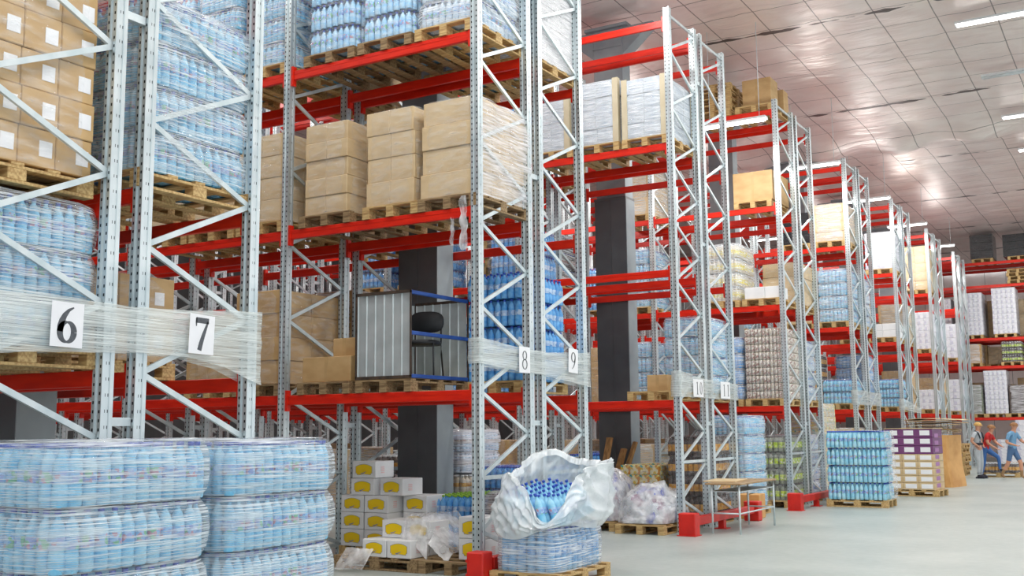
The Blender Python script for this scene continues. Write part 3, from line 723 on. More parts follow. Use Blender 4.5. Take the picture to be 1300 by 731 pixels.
# chair in the cage
chz = cz+PH+.021
ch = empty('stacking_chair', (cx+.12, cy+.0, chz), math.radians(20)); tag(ch, uniq('black padded stacking chair standing inside the zinc cage'), 'chair')
b = MB(); ring = []
for zz, k in ((.40, .94), (.41, 1), (.44, 1), (.455, .9)):
    ring.append([(p[0]*k, p[1]*k, zz) for p in (sup(2*PI*q/28, .22, .21, 3.2) for q in range(28))])
b.loft(ring, 0, True, True, True); ob('seat', b.mesh('seat', 'black'), ch)
b = MB(); ring = []
for yy, k in ((.205, .92), (.215, 1), (.245, 1), (.255, .9)):
    ring.append([(p[0]*k, yy+.035*(p[1]+.1), .70+p[1]*k) for p in (sup(2*PI*q/28, .21, .13, 3.) for q in range(28))])
b.loft(ring, 0, True, True, True); ob('backrest', b.mesh('backrest', 'black'), ch)
for sx in (-1, 1):
    b = MB(); b.tube([(sx*.2, -.2, 0), (sx*.19, -.17, .2), (sx*.185, -.16, .41), (sx*.185, .0, .42), (sx*.185, .16, .42)], .011, 8); ob('leg', b.mesh('leg', 'black'), ch)
    b = MB(); b.tube([(sx*.2, .26, 0), (sx*.19, .2, .3), (sx*.185, .2, .45), (sx*.18, .225, .6), (sx*.17, .25, .78)], .011, 8); ob('leg', b.mesh('leg', 'black'), ch)
# boxes on filmed pallet
bx = slotX(0,2)-.02
pallet(bx, cy, cz, uniq('filmed dark wooden pallet under two brown boxes, rack 8, first shelf'), True, mat='wood_dark')
single_carton(bx+.02, cy-.28, cz+PH, (.74, .56, .30), 'wide brown box left of zinc cage on rack 8', 'carton')
single_carton(bx+.2, cy-.24, cz+PH+.302, (.34, .42, .22), 'smaller brown box on top of wide box beside cage', 'carton')

# ------------------------------------------------------------------ film bands with number sheets on the rack ends
def stroke(b, pts, ws, mi=0, z=0):
    n = len(pts); L = []; R = []
    for i in range(n):
        a = Vector(pts[max(i-1,0)]); c = Vector(pts[min(i+1,n-1)]); d = (c-a).normalized(); nn = Vector((-d.y, d.x))
        p = Vector(pts[i]); L.append(p+nn*ws[i]/2); R.append(p-nn*ws[i]/2)
    vs = [(p.x, p.y, z) for p in L] + [(p.x, p.y, z) for p in R]
    b.add(vs, [(i, n+i, n+i+1, i+1) for i in range(n-1)], mi)
def arc(cx, cy, rx, ry, a0, a1, n=18): return [(cx+rx*math.cos(math.radians(a0+(a1-a0)*i/n)), cy+ry*math.sin(math.radians(a0+(a1-a0)*i/n))) for i in range(n+1)]
def digit(b, ch, x, s, bold=1.):
    """serif numerals, unit height, drawn as strokes of changing width"""
    def put(pts, ws): stroke(b, [(x+p[0]*s, p[1]*s) for p in pts], [w*s*bold for w in ws])
    if ch == '6':
        p = arc(.30, .30, .22, .27, 0, 360, 32); put(p, [.045+.11*abs(math.cos(2*PI*i/32)) for i in range(33)])
        p = [(.08, .30), (.09, .45), (.13, .60), (.21, .76), (.33, .90), (.48, .985)]; put(p, [.15, .16, .15, .12, .07, .03])
    if ch == '9':
        p = arc(.30, .70, .22, .27, 0, 360, 32); put(p, [.045+.11*abs(math.cos(2*PI*i/32)) for i in range(33)])
        p = [(.52, .70), (.51, .55), (.47, .40), (.39, .24), (.27, .10), (.12, .015)]; put(p, [.15, .16, .15, .12, .07, .03])
    if ch == '7':
        put([(.04, .93), (.2, .93), (.4, .93), (.56, .93)], [.14]*4); put([(.055, .74), (.05, .86), (.05, .99)], [.03, .05, .05])
        put([(.53, .92), (.45, .72), (.36, .48), (.28, .24), (.22, .0)], [.05, .08, .11, .13, .14])
    if ch == '8':
        for cy, rx, ry in ((.73, .19, .23), (.26, .23, .26)):
            p = arc(.30, cy, rx, ry, 0, 360, 32); put(p, [.045+.08*abs(math.cos(2*PI*i/32)) for i in range(33)])
    if ch == '0':
        p = arc(.30, .5, .2, .47, 0, 360, 32); put(p, [.03+.12*abs(math.cos(2*PI*i/32)) for i in range(33)])
    if ch == '1':
        put([(.30, .0), (.30, .98)], [.15, .15]); put([(.14, .02), (.46, .02)], [.05, .05]); put([(.10, .86), (.18, .92), (.30, .97)], [.03, .05, .06])
def sheet(y, z, txt, w=.25, h=.30, s=.215, tilt=0, x=None, label='', kern=.52, bold=1.):
    root = empty('number_sheet', (X0+.105 if x is None else x, y, z)); root.rotation_euler = (PI/2, tilt, PI/2)
    tag(root, uniq(label), 'sign', 'rack number sheets')
    b = MB(); b.box(0, 0, 0, w, h, .0016, 0); ob('paper', b.mesh('paper', 'paper'), root)
    b = MB(); tw = .6*s*(1 if len(txt) == 1 else 1+kern*(len(txt)-1)*1.0)
    for i, c in enumerate(txt): digit(b, c, -tw/2+i*kern*s*1.05, s, bold)
    o = ob('numeral', b.mesh('numeral', 'ink'), root, (0, -s/2, .0016))
def band(r, top, bot, label):
    """plastic film wound round the two end frames: one closed loop with sagging edges"""
    ya, yb = rowY(r)-.075, rowY(r+1)+D_+.075
    b = MB(); n = 40; rings_t = []; rings_b = []
    def interp(tab, u):
        for i in range(len(tab)-1):
            if u <= tab[i+1][0]: t = (u-tab[i][0])/(tab[i+1][0]-tab[i][0]); return tab[i][1]+(tab[i+1][1]-tab[i][1])*t
        return tab[-1][1]
    loop = [(X0+.078, ya+(yb-ya)*i/n, i/n) for i in range(n+1)] + [(X0-.078, yb-(yb-ya)*i/n, 1-i/n) for i in range(n+1)]
    m = 9; rows = []
    for j in range(m+1):
        row = []
        for k, (x, y, u) in enumerate(loop):
            t = interp(top, u); bo = interp(bot, u); z = bo+(t-bo)*j/m
            row.append((x + .014*noise.noise(Vector((y*1.3, z*16, r+x))), y, z+.012*noise.noise(Vector((y*4, j*.7, r)))))
        rows.append(row)
    b.loft(rows, 0, True, False, False)
    o = ob('film_band', b.mesh('film_band', 'film_sign'), None); tag(o, uniq(label), 'plastic film', 'film bands on rack ends')
band(6, [(0,2.52),(.2,2.49),(.5,2.46),(.75,2.49),(1,2.55)], [(0,2.06),(.3,2.11),(.55,2.14),(.72,2.13),(.85,2.07),(1,1.95)], 'stretched clear film band holding number sheets 6 and 7')
band(8, [(0,2.57),(.3,2.51),(.55,2.49),(1,2.55)], [(0,2.29),(.3,2.24),(.55,2.21),(1,2.11)], 'stretched clear film band holding number sheets 8 and 9')
band(10, [(0,2.46),(.4,2.36),(1,2.33)], [(0,2.06),(1,2.05)], 'stretched white film band holding number sheets 10 and 11')
band(14, [(0,2.48),(1,2.45)], [(0,2.12),(1,2.12)], 'pale film band across end of the fifth rack pair')
band(16, [(0,2.38),(1,2.13)], [(0,2.06),(1,1.97)], 'slanting pale film band across end of sixth rack pair')
sheet(4.62, 2.29, '6', s=.245, bold=1.25, label='white sheet printed with numeral 6 on film band', tilt=.02)
sheet(5.805, 2.31, '7', s=.245, bold=1.25, label='white sheet printed with numeral 7 on film band', tilt=.03)
sheet(10.71, 2.37, '8', label='white sheet printed with numeral 8 on film band', bold=.8)
sheet(11.92, 2.42, '9', label='white sheet printed with numeral 9 on film band', bold=.8, tilt=.04)
sheet(16.2, 2.205, '10', w=.44, h=.28, s=.2, label='wide white sheet printed 10 on film band', kern=.75)
sheet(17.45, 2.205, '11', w=.46, h=.28, s=.2, label='wide white sheet printed 11 on film band', kern=.9)
sheet(27.7, 2.3, '14', w=.4, h=.3, s=.0001, label='blank looking pale sheet on fifth rack pair film, left one') if False else None

# ------------------------------------------------------------------ water pallets in the main aisle
def aisle_pallet(x, y, label, rz=0, detail=True, mat='wood'): return pallet(x, y, 0.001, uniq(label), detail, rz, mat)
aisle_pallet(-5.31, 4.21, 'wooden pallet under nearest shrink wrapped water bottles, bottom left of photo')
water_load(-5.31, 4.21, .001+PH, 'nearest tall load of shrink wrapped water bottles, bottom left corner', layers=4, lh=.345, w=.79, d=1.13, seg=12, seed=301, wrap='wrap_near', bulge=.03, pinch=.028, group='wrapped bottle loads in the main aisle')
aisle_pallet(-5.33, 5.42, 'wooden pallet under second nearest shrink wrapped water bottles')
water_load(-5.33, 5.42, .001+PH, 'second nearest shrink wrapped water load, right of nearest one', layers=4, lh=.343, w=.79, d=1.06, seg=12, seed=303, wrap='wrap_near', bulge=.028, pinch=.03, group='wrapped bottle loads in the main aisle')

# torn bag of bottles
bx, by = -5.59, 10.19
aisle_pallet(bx, by, 'wooden pallet under torn plastic bag of water bottles')
root = empty('bottle_load', (bx, by, .001+PH)); tag(root, uniq('blue wrapped bottle block under torn white plastic bag'), 'wrapped bottles', 'wrapped bottle loads in the main aisle')
ob('bottle_layer', layer_mesh(6, 10, .66, 1.14, .44, ['water_mid', 'lab_blue', 'cap_blue'], True, 'mid', 10, False), root)
ob('stretch_wrap', wrap_mesh(.70, 1.18, 0, .44, 1, 'wrap', .012, 311, .014, pinch=0), root)
def bag():
    b = MB(); n = 180; m = 44; rings = []
    tip = math.radians(-58)
    def adiff(a, c): return abs((a-c+PI) % (2*PI)-PI)
    for j in range(m+1):
        t = j/m; ring = []
        for q in range(n):
            a = 2*PI*q/n; e = 6-3.2*t
            s = 1.08 + .10*math.sin(PI*min(1, t*1.4))**.8 - .10*max(0, t-.45)
            x, y = sup(a, .36*s, .60*s, e)
            dt = adiff(a, tip)
            zr = 1.12 - .47*math.exp(-(dt/.55)**2) - .12*math.exp(-(dt/1.3)**2) + .03*math.exp(-(adiff(a, math.radians(35))/.3)**2) + .12*math.exp(-(adiff(a, math.radians(140))/.6)**2) - .10*math.exp(-(adiff(a, math.radians(-150))/.5)**2)
            z0 = .46 - .04*math.sin(3*a+.6) - .07*max(0, math.cos(a-math.radians(-115)))
            z = z0 + (zr-z0)*t
            # folds run from the tip of the tear round the bag
            ridge = 1-abs(noise.noise(Vector((a*3.1+t*3.5, t*1.5-a, 3))))
            fold = 1-abs(noise.noise(Vector((math.cos(a)*3.4+1, math.sin(a)*3.4, t*.9))))
            w = .045*noise.noise(Vector((math.cos(a)*1.8+3, math.sin(a)*1.8, t*1.6))) + .05*ridge**5 + .045*fold**6 - .035 + .006*noise.noise(Vector((math.cos(a)*15, math.sin(a)*15, t*9)))
            L = math.hypot(x, y); k = 1 + w*(1.1 if t > .1 else .4)/L
            pull = .12*t*math.exp(-(adiff(a, math.radians(35))/.35)**2)
            ring.append((x*k+.03*t+pull, y*k+.02*t+pull*.5, z + .03*noise.noise(Vector((math.cos(a)*4, math.sin(a)*4, t*3+9)))*t))
        rings.append(ring)
    for s_, dz in ((.97, -.02), (.93, -.07)):
        rings.append([((x-.04)*s_+.04, (y-.03)*s_+.03, z+dz+.01*noise.noise(Vector((x*9, y*9, dz)))) for x, y, z in rings[m]])
    b.loft(rings, 0, True, False, False); return b.mesh('torn_bag', 'bag')
o = ob('torn_bag', bag(), None, (bx, by, .12)); tag(o, uniq('torn white plastic bag gaping open over loose blue bottles'), 'plastic bag')
def loose_bottle(col, cap, h=.33, r=.044, seg=12):
    def f():
        b = MB(); b.lathe(0, 0, 0, bottle_prof(h, r), seg, bottle_mi('mid')); return b.mesh('body', [col, 'lab_water', cap])
    return cached(('loose', col, cap, h, r), f)
for i in range(6):
    for j in range(10):
        px, py = -.27+.104*i, -.48+.106*j
        if abs(px) > .2 and abs(py) > .4: continue
        back = (j-i*.6)/9
        o = ob('water_bottle', loose_bottle('water' if (i+2*j) % 5 else 'water_mid', 'cap_blue'), None, (bx+px+.06, by+py-.04, .60+.16*max(0, back)), (.12+.3*back, -.34+.08*rnd.random(), 0))
        tag(o, 'loose blue water bottle leaning inside the torn plastic bag', 'bottle', 'loose bottles in the torn bag')

# ------------------------------------------------------------------ white cartons with yellow print under rack 8
def print_mesh(w, h):
    def f():
        b = MB()
        n = 16; top = [(w*.42*(-1+2*i/n), h*.23 - .14*h*(2*i/n-1)**2*1.0 + .08*h) for i in range(n+1)]
        bot = [(w*.42, -h*.2), (w*.37, -h*.2), (w*.35, -h*.29), (w*.02, -h*.25), (-w*.2, -h*.3), (-w*.35, -h*.29), (-w*.37, -h*.2), (-w*.42, -h*.2)]
        poly = top + bot
        vs = [(x, -.0012, z) for x, z in poly]; b.add(vs, [tuple(range(len(vs)))], 0)
        out = [(x*1.05, 0-.0008, z*1.07) for x, z in poly]; b.add(out, [tuple(range(len(out)))], 1)
        sw = [(-w*.2, -.0016, -h*.22), (-w*.02, -.0016, -h*.17), (w*.14, -.0016, -h*.1), (w*.05, -.0016, -h*.2), (-w*.1, -.0016, -h*.27)]
        b.add(sw, [tuple(range(5))], 1)
        return b.mesh('yellow_print', ['yellow', 'grey_print'])
    return cached(('print', w, h), f)
def yellow_box(x, y, z, w, d, h, label, rz=0, pink=True):
    root = empty('printed_carton', (x, y, z), rz); tag(root, uniq(label), 'carton', 'white cartons with yellow print')
    ob('body', carton_mesh(w, d, h, 'white_box'), root)
    ob('yellow_print', print_mesh(w*.8, h), root, (0, -d/2+.001, h*.5))
    def f():
        b = MB()
        for k in range(4): b.box(0, 0, k*.022, .0012, .075, .012)
        return b.mesh('side_print', 'pink_print')
    if pink: ob('side_print', cached('sidep', f), root, (w/2, -d*.12, h*.32))
    return root
bw, bd, bh = .365, .40, .21
aisle_pallet(-8.40, 11.22, 'wooden pallet under tall stack of yellow printed cartons', rz=PI/2)
zb = .001+PH
yb = 10.80+bd/2
words = ['bottom', 'second', 'third']
for k in range(3):
    z = zb + k*(bh+.001)
    yellow_box(-8.79, yb+.02, z, bw, bd, bh, f"white carton with yellow print, {words[k]} in left column of tall stack", rnd.uniform(-.02,.02))
    yellow_box(-8.40, yb, z, bw, bd, bh, f"white carton with yellow print, {words[k]} in middle column of tall stack", rnd.uniform(-.02,.02))
    yellow_box(-7.99, yb+.26, z, bw, bd, bh, f"white carton with yellow print, {words[k]} in rear right column of tall stack", rnd.uniform(-.02,.02))
yellow_box(-8.62, yb, zb+3*(bh+.001), bw, bd, bh, 'white carton with yellow print, left of two on fourth tier of stack', .02)
yellow_box(-8.19, yb+.05, zb+3*(bh+.001), bw, bd, bh, 'white carton with yellow print, right of two on fourth tier of stack', -.06)
yellow_box(-8.60, yb, zb+4*(bh+.001), bw, bd, bh, 'topmost white carton with yellow print on the tall stack', .03)
pallet(-7.78, 10.38, .001, uniq('old wooden pallet under low yellow printed cartons, left of two'), True, PI/2, 'wood_dark')
pallet(-6.775, 10.59, .001, uniq('old wooden pallet beside red guard, half covered by film'), True, 0, 'wood_dark')
yellow_box(-7.80, 10.19, zb, .34, .38, .2, 'white carton with yellow print, front left on low pallet')
yellow_box(-7.45, 10.19, zb, .34, .38, .2, 'white carton with yellow print, front right on low pallet')
yellow_box(-7.80, 10.58, zb, .34, .38, .2, 'white carton with yellow print, rear left on low pallet')
yellow_box(-7.45, 10.58, zb, .34, .38, .2, 'white carton with yellow print, rear right on low pallet')
yellow_box(-7.68, 10.40, zb+.202, .34, .38, .2, 'white carton with yellow print, upper left of low pallet')
yellow_box(-7.33, 10.40, zb+.202, .34, .38, .2, 'white carton with yellow print, upper right under clear film')
yellow_box(-6.60, 10.42, zb, .36, .42, .235, 'lower white carton with yellow print beside rack 8 upright')
yellow_box(-6.60, 10.42, zb+.237, .36, .42, .235, 'upper white carton with yellow print beside rack 8 upright')
def drape(name, fz, x0, x1, y0, y1, nx, ny, mat, seed, amp):
    b = MB(); vs = []
    for j in range(ny+1):
        for i in range(nx+1):
            u, v = i/nx, j/ny; x = x0+(x1-x0)*u; y = y0+(y1-y0)*v
            n1 = noise.noise(Vector((x*5+seed, y*5, 0))); n2 = abs(noise.noise(Vector((x*11, y*11+seed, 4)))); n3 = noise.noise(Vector((x*25, y*25, seed)))
            vs.append((x+n3*amp*.4, y+n1*amp*.5, fz(u, v)+amp*(n1+n2*1.3+.4*n3)))
    b.add(vs, [(j*(nx+1)+i, j*(nx+1)+i+1, (j+1)*(nx+1)+i+1, (j+1)*(nx+1)+i) for j in range(ny) for i in range(nx)], 0, True)
    return b.mesh(name, mat)
o = ob('plastic_sheet', drape('plastic_sheet', lambda u, v: .60 - .40*max(0, (u-.35)/.65)**.8 - .3*max(0, (.14-v)/.14)*(1 if u < .6 else .3), -7.5, -6.86, 10.1, 10.95, 40, 44, 'bag_thin', 3, .02)); tag(o, uniq('crumpled clear plastic sheet over low yellow printed cartons'), 'plastic sheet')
o = ob('plastic_sheet', drape('plastic_sheet', lambda u, v: .03+.2*v, -8.15, -7.75, 9.72, 9.93, 20, 12, 'bag_thin', 8, .02)); tag(o, uniq('scrap of clear film on floor before low pallet'), 'plastic sheet')

# ------------------------------------------------------------------ goods on the floor inside and behind racks 8 to 11
def floor_load(fn, x, y, label, short, rz=0, pmat='wood', **kw):
    pallet(x, y, .001, uniq(f"wooden pallet under {short}"), False, rz, pmat)
    return fn(x, y, .001+PH, label, rz=rz, **kw)
FG = 'wrapped bottle loads on the floor'
floor_load(W, -6.74, 11.85, 'low reddish bottles in silvery film on floor of rack 9', 'low reddish bottles, floor of rack 9', layers=2, lh=.34, body='cola', lab='lab_red', cap='cap_white', wrap='wrap_silver', seed=401, bulge=.05, group=FG)
floor_load(W, -7.6, 11.85, 'blue bottles with lime caps on floor beside column, rack 9', 'blue bottles by column, rack 9', layers=2, body='water_blue', lab='lab_blue', cap='cap_green', wrap=None, seed=402, group=FG, w=.72)
floor_load(W, -9.7, 13.4, 'amber drink bottles in aisle behind rack 9', 'amber bottles, aisle behind rack 9', layers=4, lh=.27, body='cola', lab='lab_orange', cap='cap_white', labpos='tall', wrap='wrap_clear', seed=403, group=FG)
floor_load(W, -8.80, 13.4, 'amber juice bottles under white packs, aisle behind rack 9', 'amber juice bottles, aisle behind rack 9', layers=3, lh=.27, body='beige_drink', lab='lab_orange', cap='cap_white', wrap='wrap_clear', seed=421, group=FG)
water_load(-8.8, 13.4, .001+PH+.83, 'white packs on top of amber juice bottles, aisle behind rack 9', layers=2, lh=.3, body='water_pale', lab='lab_can', cap='cap_white', wrap='wrap_silver', seed=404, w=.7, d=1.05, group=FG)
floor_load(W, -7.75, 13.4, 'low blue bottle packs in aisle behind torn bag', 'low blue packs, aisle behind torn bag', layers=3, lh=.31, body='water_blue', lab='lab_blue', wrap='wrap_clear', seed=405, group=FG, rz=PI/2)
floor_load(W, -9.75, 19.6, 'deep blue bottles in aisle left of the planks', 'deep blue bottles, aisle left of planks', layers=3, body='water_blue', lab='lab_blue', wrap=None, seed=406, group=FG)
place(K, 11, 0, 0, 1, 'yellow teal printed canned packs', nx=4, ny=5, nz=5, H=.82, mat='pattern_can', wrap='wrap_clear', seed=407, group='carton loads on the floor', short='yellow teal packs', w=.72)
place(W, 11, 0, 0, 0, 'amber labelled drink bottles', layers=4, lh=.325, body='cola', lab='lab_orange', cap='cola', labpos='tall', wrap='wrap_clear', seed=408, group=FG, short='amber bottles')
floor_load(W, -6.72, 19.5, 'tall blue water load in aisle behind rack 11', 'tall blue water, aisle behind rack 11', layers=5, lh=.33, seed=409, body='water', lab='lab_blue', wrap='wrap', group=FG)
place(W, 12, 0, 0, 0, 'lime labelled drink bottles', layers=4, lh=.318, body='green_drink', lab='lab_green', cap='cola', labpos='tall', wrap='wrap_clear', seed=410, group=FG, short='lime labelled bottles', w=.86, nx=8)
place(W, 13, 0, 0, 0, 'white film covered bottles', layers=4, body='water_pale', wrap='wrap_silver', seed=411, group=FG, short='film covered bottles')
place(W, 12, 0, 0, 1, 'blue bottles', layers=5, body='water_blue', lab='lab_blue', wrap='wrap_clear', seed=412, group=FG, short='blue bottles')
floor_load(K, -6.75, 24.75, 'tall yellow printed packs in aisle behind fourth rack pair', 'tall yellow packs, aisle behind fourth rack pair', nx=3, ny=4, nz=7, H=1.95, mat='pattern_can', wrap='wrap_silver', seed=413, group='carton loads on the floor')
place(K, 14, 0, 0, 0, 'pale wrapped cartons', nx=2, ny=3, nz=5, H=1.4, mat='carton_l', wrap='wrap', seed=414, short='pale cartons', group='carton loads on the floor')
place(K, 16, 0, 0, 0, 'brown cartons', nx=2, ny=3, nz=4, H=1.3, seed=415, short='brown cartons', group='carton loads on the floor')
# planks leaning on the column behind rack 11
for k, (x0_, x1_, h, y0_, lab) in enumerate(((-8.78, -8.63, 1.42, 17.7, 'leftmost rough plank leaning on column behind rack 11'), (-8.55, -8.35, 1.22, 17.62, 'middle rough plank leaning on column behind rack 11'), (-8.46, -8.12, 1.34, 17.66, 'slanting rough plank leaning right on column behind rack 11'))):
    b = MB(); b.bar((x0_, y0_, .02), (x1_, 18.02, h), .14, .045); b.bar((x0_+.02, y0_-.03, .3), (x0_+.06, y0_+.02, .5), .02, .02)
    tag(ob('plank', b.mesh('plank', 'plank')), uniq(lab), 'plank', 'planks by the column')
b = MB(); b.bar((-8.95, 17.58, .92), (-8.4, 17.6, .98), .14, .05); tag(ob('plank', b.mesh('plank', 'plank')), uniq('short rough board across top of leaning planks'), 'plank', 'planks by the column')

# heap of torn packs in crumpled film by rack 10
def heap(name, x, y, z, w, d, h, seed, label):
    root = empty(name, (x, y, z)); tag(root, uniq(label), 'wrapped heap', 'film covered heaps by rack 10')
    def surf(k, amp, sd):
        rings = []; n = 64; m = 22
        for j in range(m+1):
            t = j/m; ring = []
            for q in range(n):
                a = 2*PI*q/n; r = (1-t**2.2)**.5 if t < 1 else .02
                r = max(r, .03); xx, yy = sup(a, w/2*r*k, d/2*r*k, 3.6-1.2*t)
                nn = amp*noise.noise(Vector((xx*4+sd, yy*4, t*3))) + amp*.7*abs(noise.noise(Vector((xx*10, yy*10+sd, t*5)))) + amp*.35*noise.noise(Vector((xx*24, yy*24, t*14+sd)))
                L = math.hypot(xx, yy)+.05
                ring.append((xx*(1+nn/L), yy*(1+nn/L), h*t*k + nn*1.3*(t > .05) + .08*noise.noise(Vector((xx*2.2+sd, yy*2.2, 1)))*t))
            rings.append(ring)
        return rings
    b = MB(); b.loft(surf(.9, .07, seed), 0, True, True, True); ob('loose_packs', b.mesh('loose_packs', 'rag'), root)
    b = MB(); b.loft(surf(1.0, .07, seed), 0, True, False, True); ob('crumpled_film', b.mesh('crumpled_film', 'bag_thin'), root)
    return root
pallet(-6.79, 15.72, .001, uniq('wooden pallet under right film heap by rack 10 guard'), True)
pallet(-7.72, 15.98, .001, uniq('wooden pallet under left film heap by rack 10'), True)
heap('wrapped_heap', -6.8, 15.72, .16, .86, 1.2, .56, 3, 'crumpled film heap with blue and red packs beside red guard')
heap('wrapped_heap', -7.72, 15.98, .16, .84, 1.2, .78, 9, 'taller crumpled film heap left of the other by rack 10')
heap('wrapped_heap', -6.72, 17.0, .0, .5, .8, .42, 15, 'small white film bundle behind number 10 upright') if False else None
single_carton(-6.25, 18.75, .001, (.4, .5, .42), 'brown carton on floor beyond folding table', 'carton_o', .1)

# folding table
root = empty('folding_table', (-5.68, 16.62, 0)); tag(root, uniq('grey legged folding table with wooden top by rack 10'), 'table')
b = MB(); b.box(0, 0, .735, .56, 1.78, .025, 0, None, .004); ob('tabletop', b.mesh('tabletop', 'table_wood'), root)
b = MB(); b.box(.0, 0, .62, .5, 1.66, .012); ob('shelf', b.mesh('shelf', 'steel'), root)
for sx in (-.19, .24):
    for sy in (-.84, .84):
        b = MB(); b.tube([(sx, sy, 0), (sx, sy, .722)], .016, 8); ob('leg', b.mesh('leg', 'steel'), root)
for sy in (-.84, .84):
    b = MB(); b.tube([(-.19, sy, .3), (.24, sy, .3)], .012, 8); ob('rail', b.mesh('rail', 'steel'), root)
b = MB(); b.tube([(.24, -.84, .3), (.24, .84, .3)], .012, 8); ob('rail', b.mesh('rail', 'steel'), root)
b = MB(); b.box(0, 0, .009, .5, .9, .018, 0, None, .003); o = ob('board', b.mesh('board', 'carton_l'), None, (-5.9, 16.5, .7485), (0, 0, .12)); tag(o, uniq('loose pale board lying on the folding table'), 'board')

# ------------------------------------------------------------------ main aisle, farther off
aisle_pallet(-5.2, 22.47, 'wooden pallet under aqua bottle load in main aisle', rz=PI/2)
water_load(-5.2, 22.47, .001+PH, 'aqua bottle load in four layers, on pallet in main aisle', layers=4, lh=.34, body='water_aqua', lab='lab_water', cap='cap_blue', wrap=None, w=1.14, d=.78, nx=13, ny=9, seed=501, seg=10, group='wrapped bottle loads in the main aisle')
o = ob('plastic_sheet', drape('plastic_sheet', lambda u, v: 1.505 - .03*u, -5.1, -4.6, 22.07, 22.87, 22, 20, 'bag_thin', 21, .012)); tag(o, uniq('thin clear film draped over aqua bottle load'), 'plastic sheet')
def side_sheet():
    b = MB(); vs = []; nx, nz = 16, 26
    for j in range(nz+1):
        for i in range(nx+1):
            y = 22.06+.82*i/nx; z = .16+1.34*j/nz; n1 = noise.noise(Vector((y*6, z*3, 2)))
            vs.append((-4.605+.03*n1+.05*(1-j/nz), y, z))
    b.add(vs, [(j*(nx+1)+i, j*(nx+1)+i+1, (j+1)*(nx+1)+i+1, (j+1)*(nx+1)+i) for j in range(nz) for i in range(nx)], 0, True)
    return b.mesh('plastic_sheet', 'wrap')
o = ob('plastic_sheet', side_sheet()); tag(o, uniq('streaky film hanging down right side of aqua load'), 'plastic sheet')
# purple trays over beige cartons
px_, py_, prz = -4.86, 26.4, -.1
aisle_pallet(px_, py_, 'yellow wooden pallet under purple and beige cartons', rz=PI/2+prz)
root = empty('carton_load', (px_, py_, .001+PH), prz); tag(root, uniq('purple cartons stacked over beige cartons with white labels'), 'stacked cartons', 'carton loads in the main aisle')
def lab_plate(w, h):
    def f():
        b = MB(); b.box(0, 0, 0, w, .003, h); return b.mesh('white_label', 'paper')
    return cached(('lp', w, h), f)
cw = 1.06/3
for k in range(5):
    for i in range(3):
        for j in range(2):
            c = ob('beige_carton', carton_mesh(cw, .39, .16, 'carton_l'), root, (-.53+cw*(i+.5), -.2+.4*j, .161*k))
            if j == 0: ob('white_label', lab_plate(.25, .1), c, (0, -.196, .085))
for k in range(3):
    c = ob('purple_carton', carton_mesh(1.06, .79, .186, 'purple'), root, (0, 0, .806+.19*k))
    for i in range(3): ob('white_label', lab_plate(.22, .11), c, (-.36+.36*i, -.396, .1))
b = MB()
for k in range(8): b.box(.532, -.1, .1+.16*k, .003, .3, .09)
ob('purple_print', b.mesh('purple_print', 'mauve'), root)
b = MB(); b.box(0, 0, 1.385, 1.1, .82, .014); ob('cover_sheet', b.mesh('cover_sheet', 'carton_l'), root)
# crushed carton with flattened board on top
root = empty('carton', (-5.05, 30.75, 0), -.2); tag(root, uniq('big crushed orange brown carton beyond purple cartons'), 'carton', 'loose cartons')
b = MB(); rings = []
for j in range(9):
    t = j/8; rings.append([(x*(1+.05*math.sin(t*5+x*4)), y*(1+.04*math.sin(t*7+y*3)), 1.32*t+.03*math.sin(5*x)*t) for x, y in (sup(2*PI*q/40+PI/4, .5-.05*t, .62-.04*t, 8) for q in range(40))])
b.loft(rings, 0, True, True, True, False); ob('body', b.mesh('body', 'carton_o'), root)
for s in ((.0, -.64, .5), (.25, -.63, .75)):
    ob('shipping_label', lab_plate(.2, .22), root, s)
words = ['lowest', 'second', 'third', 'fourth', 'fifth', 'sixth', 'seventh', 'eighth', 'topmost']
for k in range(9):
    z = 1.38+.047*k
    b = MB(); n = 10; w_, d_ = rnd.uniform(1.0, 1.4), rnd.uniform(.9, 1.2); v = []; f = []
    for j in range(n+1):
        for i in range(n+1):
            x, y = -w_/2+w_*i/n, -d_/2+d_*j/n
            v.append((x, y, .018*math.sin(x*3+k)+.018*noise.noise(Vector((x*2, y*2, k))) - .06*max(0, abs(x)-.42)))
    m0 = len(v); v += [(x, y, zz+.012) for x, y, zz in v]; N = n+1
    for j in range(n):
        for i in range(n):
            q = (j*N+i, j*N+i+1, (j+1)*N+i+1, (j+1)*N+i); f.append(q[::-1]); f.append(tuple(a+m0 for a in q))
    for i in range(n): f += [(i, i+1, m0+i+1, m0+i), (n*N+i+1, n*N+i, m0+n*N+i, m0+n*N+i+1), ((i+1)*N, i*N, m0+i*N, m0+(i+1)*N), (i*N+n, (i+1)*N+n, m0+(i+1)*N+n, m0+i*N+n)]
    b.add(v, f); o = ob('cardboard_sheet', b.mesh('cardboard_sheet', 'carton_l' if k % 3 else 'carton'), None, (-5.12+rnd.uniform(-.12,.08), 30.7+rnd.uniform(-.1,.1), z), (0, 0, rnd.uniform(-.35,.35)))
    tag(o, uniq(f"{words[k]} flattened cardboard sheet piled on the crushed carton"), 'cardboard', 'flattened cardboard sheets')

